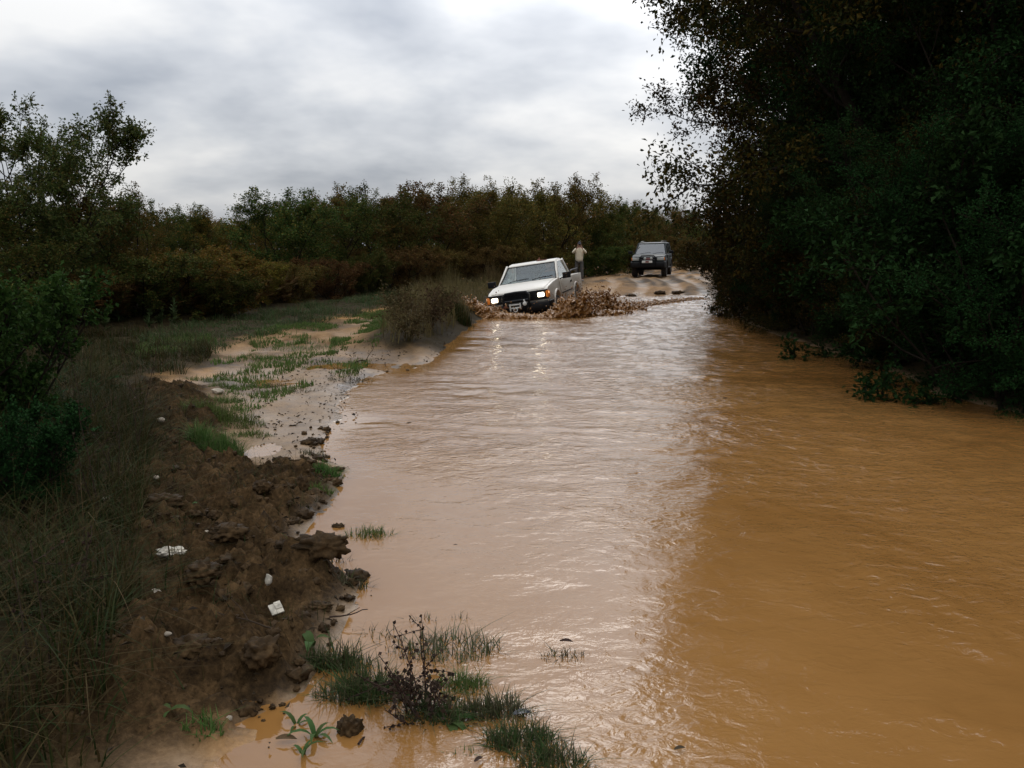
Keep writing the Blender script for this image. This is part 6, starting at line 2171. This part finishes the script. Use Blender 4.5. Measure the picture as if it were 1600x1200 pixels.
surge((2.5, -1.35), (2.6, -0.60), 300, 0.50, 0.34, 0.14)        # thrown off the right front wheel
surge((2.35, -1.5), (1.35, -1.25), 160, 0.40, 0.24, 0.14)
surge((2.75, -0.60), (2.80, 0.60), 260, 0.12, 0.06, 0.13)         # bow wave before the bumper
surge((2.72, 0.62), (2.35, 1.10), 120, 0.07, 0.26, 0.09)
surge((2.25, 1.0), (1.80, 1.5), 300, 0.50, 0.62, 0.13)          # roller beside the left front wheel
surge((1.75, 1.35), (0.6, 1.15), 110, 0.20, 0.12, 0.10)
surge((-0.1, 1.15), (-1.25, 1.55), 320, 0.45, 0.62, 0.18)         # roller at the left rear wheel
surge((-1.2, 1.5), (-0.6, 2.4), 130, 0.26, 0.18, 0.16)
surge((1.7, 1.55), (0.9, 2.3), 110, 0.13, 0.12, 0.14, 0.012, 0.04)
n = len(cs)
C_ = np.array(cs)
r_ = np.array(rs)
sc3 = r_[:, None] * rng.uniform(0.45, 1.3, (n, 3)) * np.array([1.0, 1.0, 1.9])
ang = rng.uniform(0, 6.28, n)
W_ = iv[None] * sc3[:, None]
ca, sa = np.cos(ang)[:, None], np.sin(ang)[:, None]
W_ = np.stack([W_[..., 0] * ca - W_[..., 1] * sa, W_[..., 0] * sa + W_[..., 1] * ca, W_[..., 2]], -1)
W_ = W_ + np.stack([W_[..., 2] * rng.normal(size=(n, 1)) * 0.8, W_[..., 2] * rng.normal(size=(n, 1)) * 0.8, np.zeros_like(W_[..., 2])], -1) + C_[:, None]
FF = (fi[None] + (np.arange(n) * len(iv))[:, None, None]).reshape(-1, 3)
sm_ = mesh_np('splash_raw', W_.reshape(-1, 3), [FF], True)
tmp = bpy.data.objects.new('tmp_splash', sm_)
COL.objects.link(tmp)
rm_ = tmp.modifiers.new('remesh', 'REMESH')
rm_.mode = 'VOXEL'
rm_.voxel_size = 0.015
rm_.use_smooth_shade = True
sm2 = tmp.modifiers.new('smooth', 'SMOOTH')
sm2.factor = 0.5
sm2.iterations = 2
dgx = bpy.context.evaluated_depsgraph_get()
spm = bpy.data.meshes.new_from_object(tmp.evaluated_get(dgx))
bpy.data.objects.remove(tmp)
bpy.data.meshes.remove(sm_)
nv = len(spm.vertices)
co = np.empty(nv * 3, np.float32)
spm.vertices.foreach_get('co', co)
co = co.reshape(-1, 3).astype(np.float64)
no = np.empty(nv * 3, np.float32)
spm.vertices.foreach_get('normal', no)
no = no.reshape(-1, 3)
q1 = fbm(co[:, 0] * 17 + co[:, 2] * 19, co[:, 1] * 17 - co[:, 2] * 12, 411, 3) - 0.5
co += no * (q1 * 0.034)[:, None]
spm.vertices.foreach_set('co', co.astype(np.float32).ravel())
spm.materials.clear()
spm.materials.append(MAT['splash'])
tag(obj('splash', spm), 'brown muddy water thrown up round the nose and wheels of the pickup', 'splash', kind='stuff')
# drops in the air, and the low broken line of foam running right across the pond head
pts, rad = [], []
for a, b, n_, h_ in (((2.5, -1.8), (2.4, -0.6), 420, 0.55), ((2.4, 0.9), (1.7, 1.55), 420, 0.75), ((0.0, 1.1), (-1.3, 1.7), 500, 0.85), ((2.75, -0.6), (2.8, 0.6), 160, 0.26), ((-1.2, 1.5), (-0.5, 2.6), 200, 0.45)):
    for i in range(n_):
        t_ = rng.uniform()
        pts.append(tl(a[0] + (b[0] - a[0]) * t_ + rng.normal() * 0.2, a[1] + (b[1] - a[1]) * t_ + rng.normal() * 0.2, h_ * abs(rng.normal()) * 0.6 + 0.03))
        rad.append(0.003 + 0.011 * rng.uniform() ** 4)
LINE = np.array(PX((893, 486), (930, 483), (965, 480), (1000, 477), (1035, 473), (1065, 469), (1095, 466)))
for i in range(1500):
    t_ = rng.uniform() ** 1.3 * (len(LINE) - 1)
    k = min(int(t_), len(LINE) - 2)
    q = LINE[k] + (LINE[k + 1] - LINE[k]) * (t_ - k)
    s_ = 1.0 - 0.75 * t_ / (len(LINE) - 1)
    pts.append(np.array([q[0] + rng.normal() * 0.10, q[1] + rng.normal() * 0.28, 0.12 * s_ * rng.uniform() - 0.01]))
    rad.append((0.014 + 0.03 * rng.uniform()) * (0.45 + 0.6 * s_))
n = len(pts)
C_, r_ = np.array(pts), np.array(rad)
sc3 = r_[:, None] * rng.uniform(0.7, 1.5, (n, 3))
W_ = iv[None] * sc3[:, None] + C_[:, None]
FF = (fi[None] + (np.arange(n) * len(iv))[:, None, None]).reshape(-1, 3)
tag(obj('spray', mesh_np('spray', W_.reshape(-1, 3), [FF], True, [MAT['splash']])), 'flying drops of mud and the broken foam line running right from the pickup', 'spray', kind='stuff')
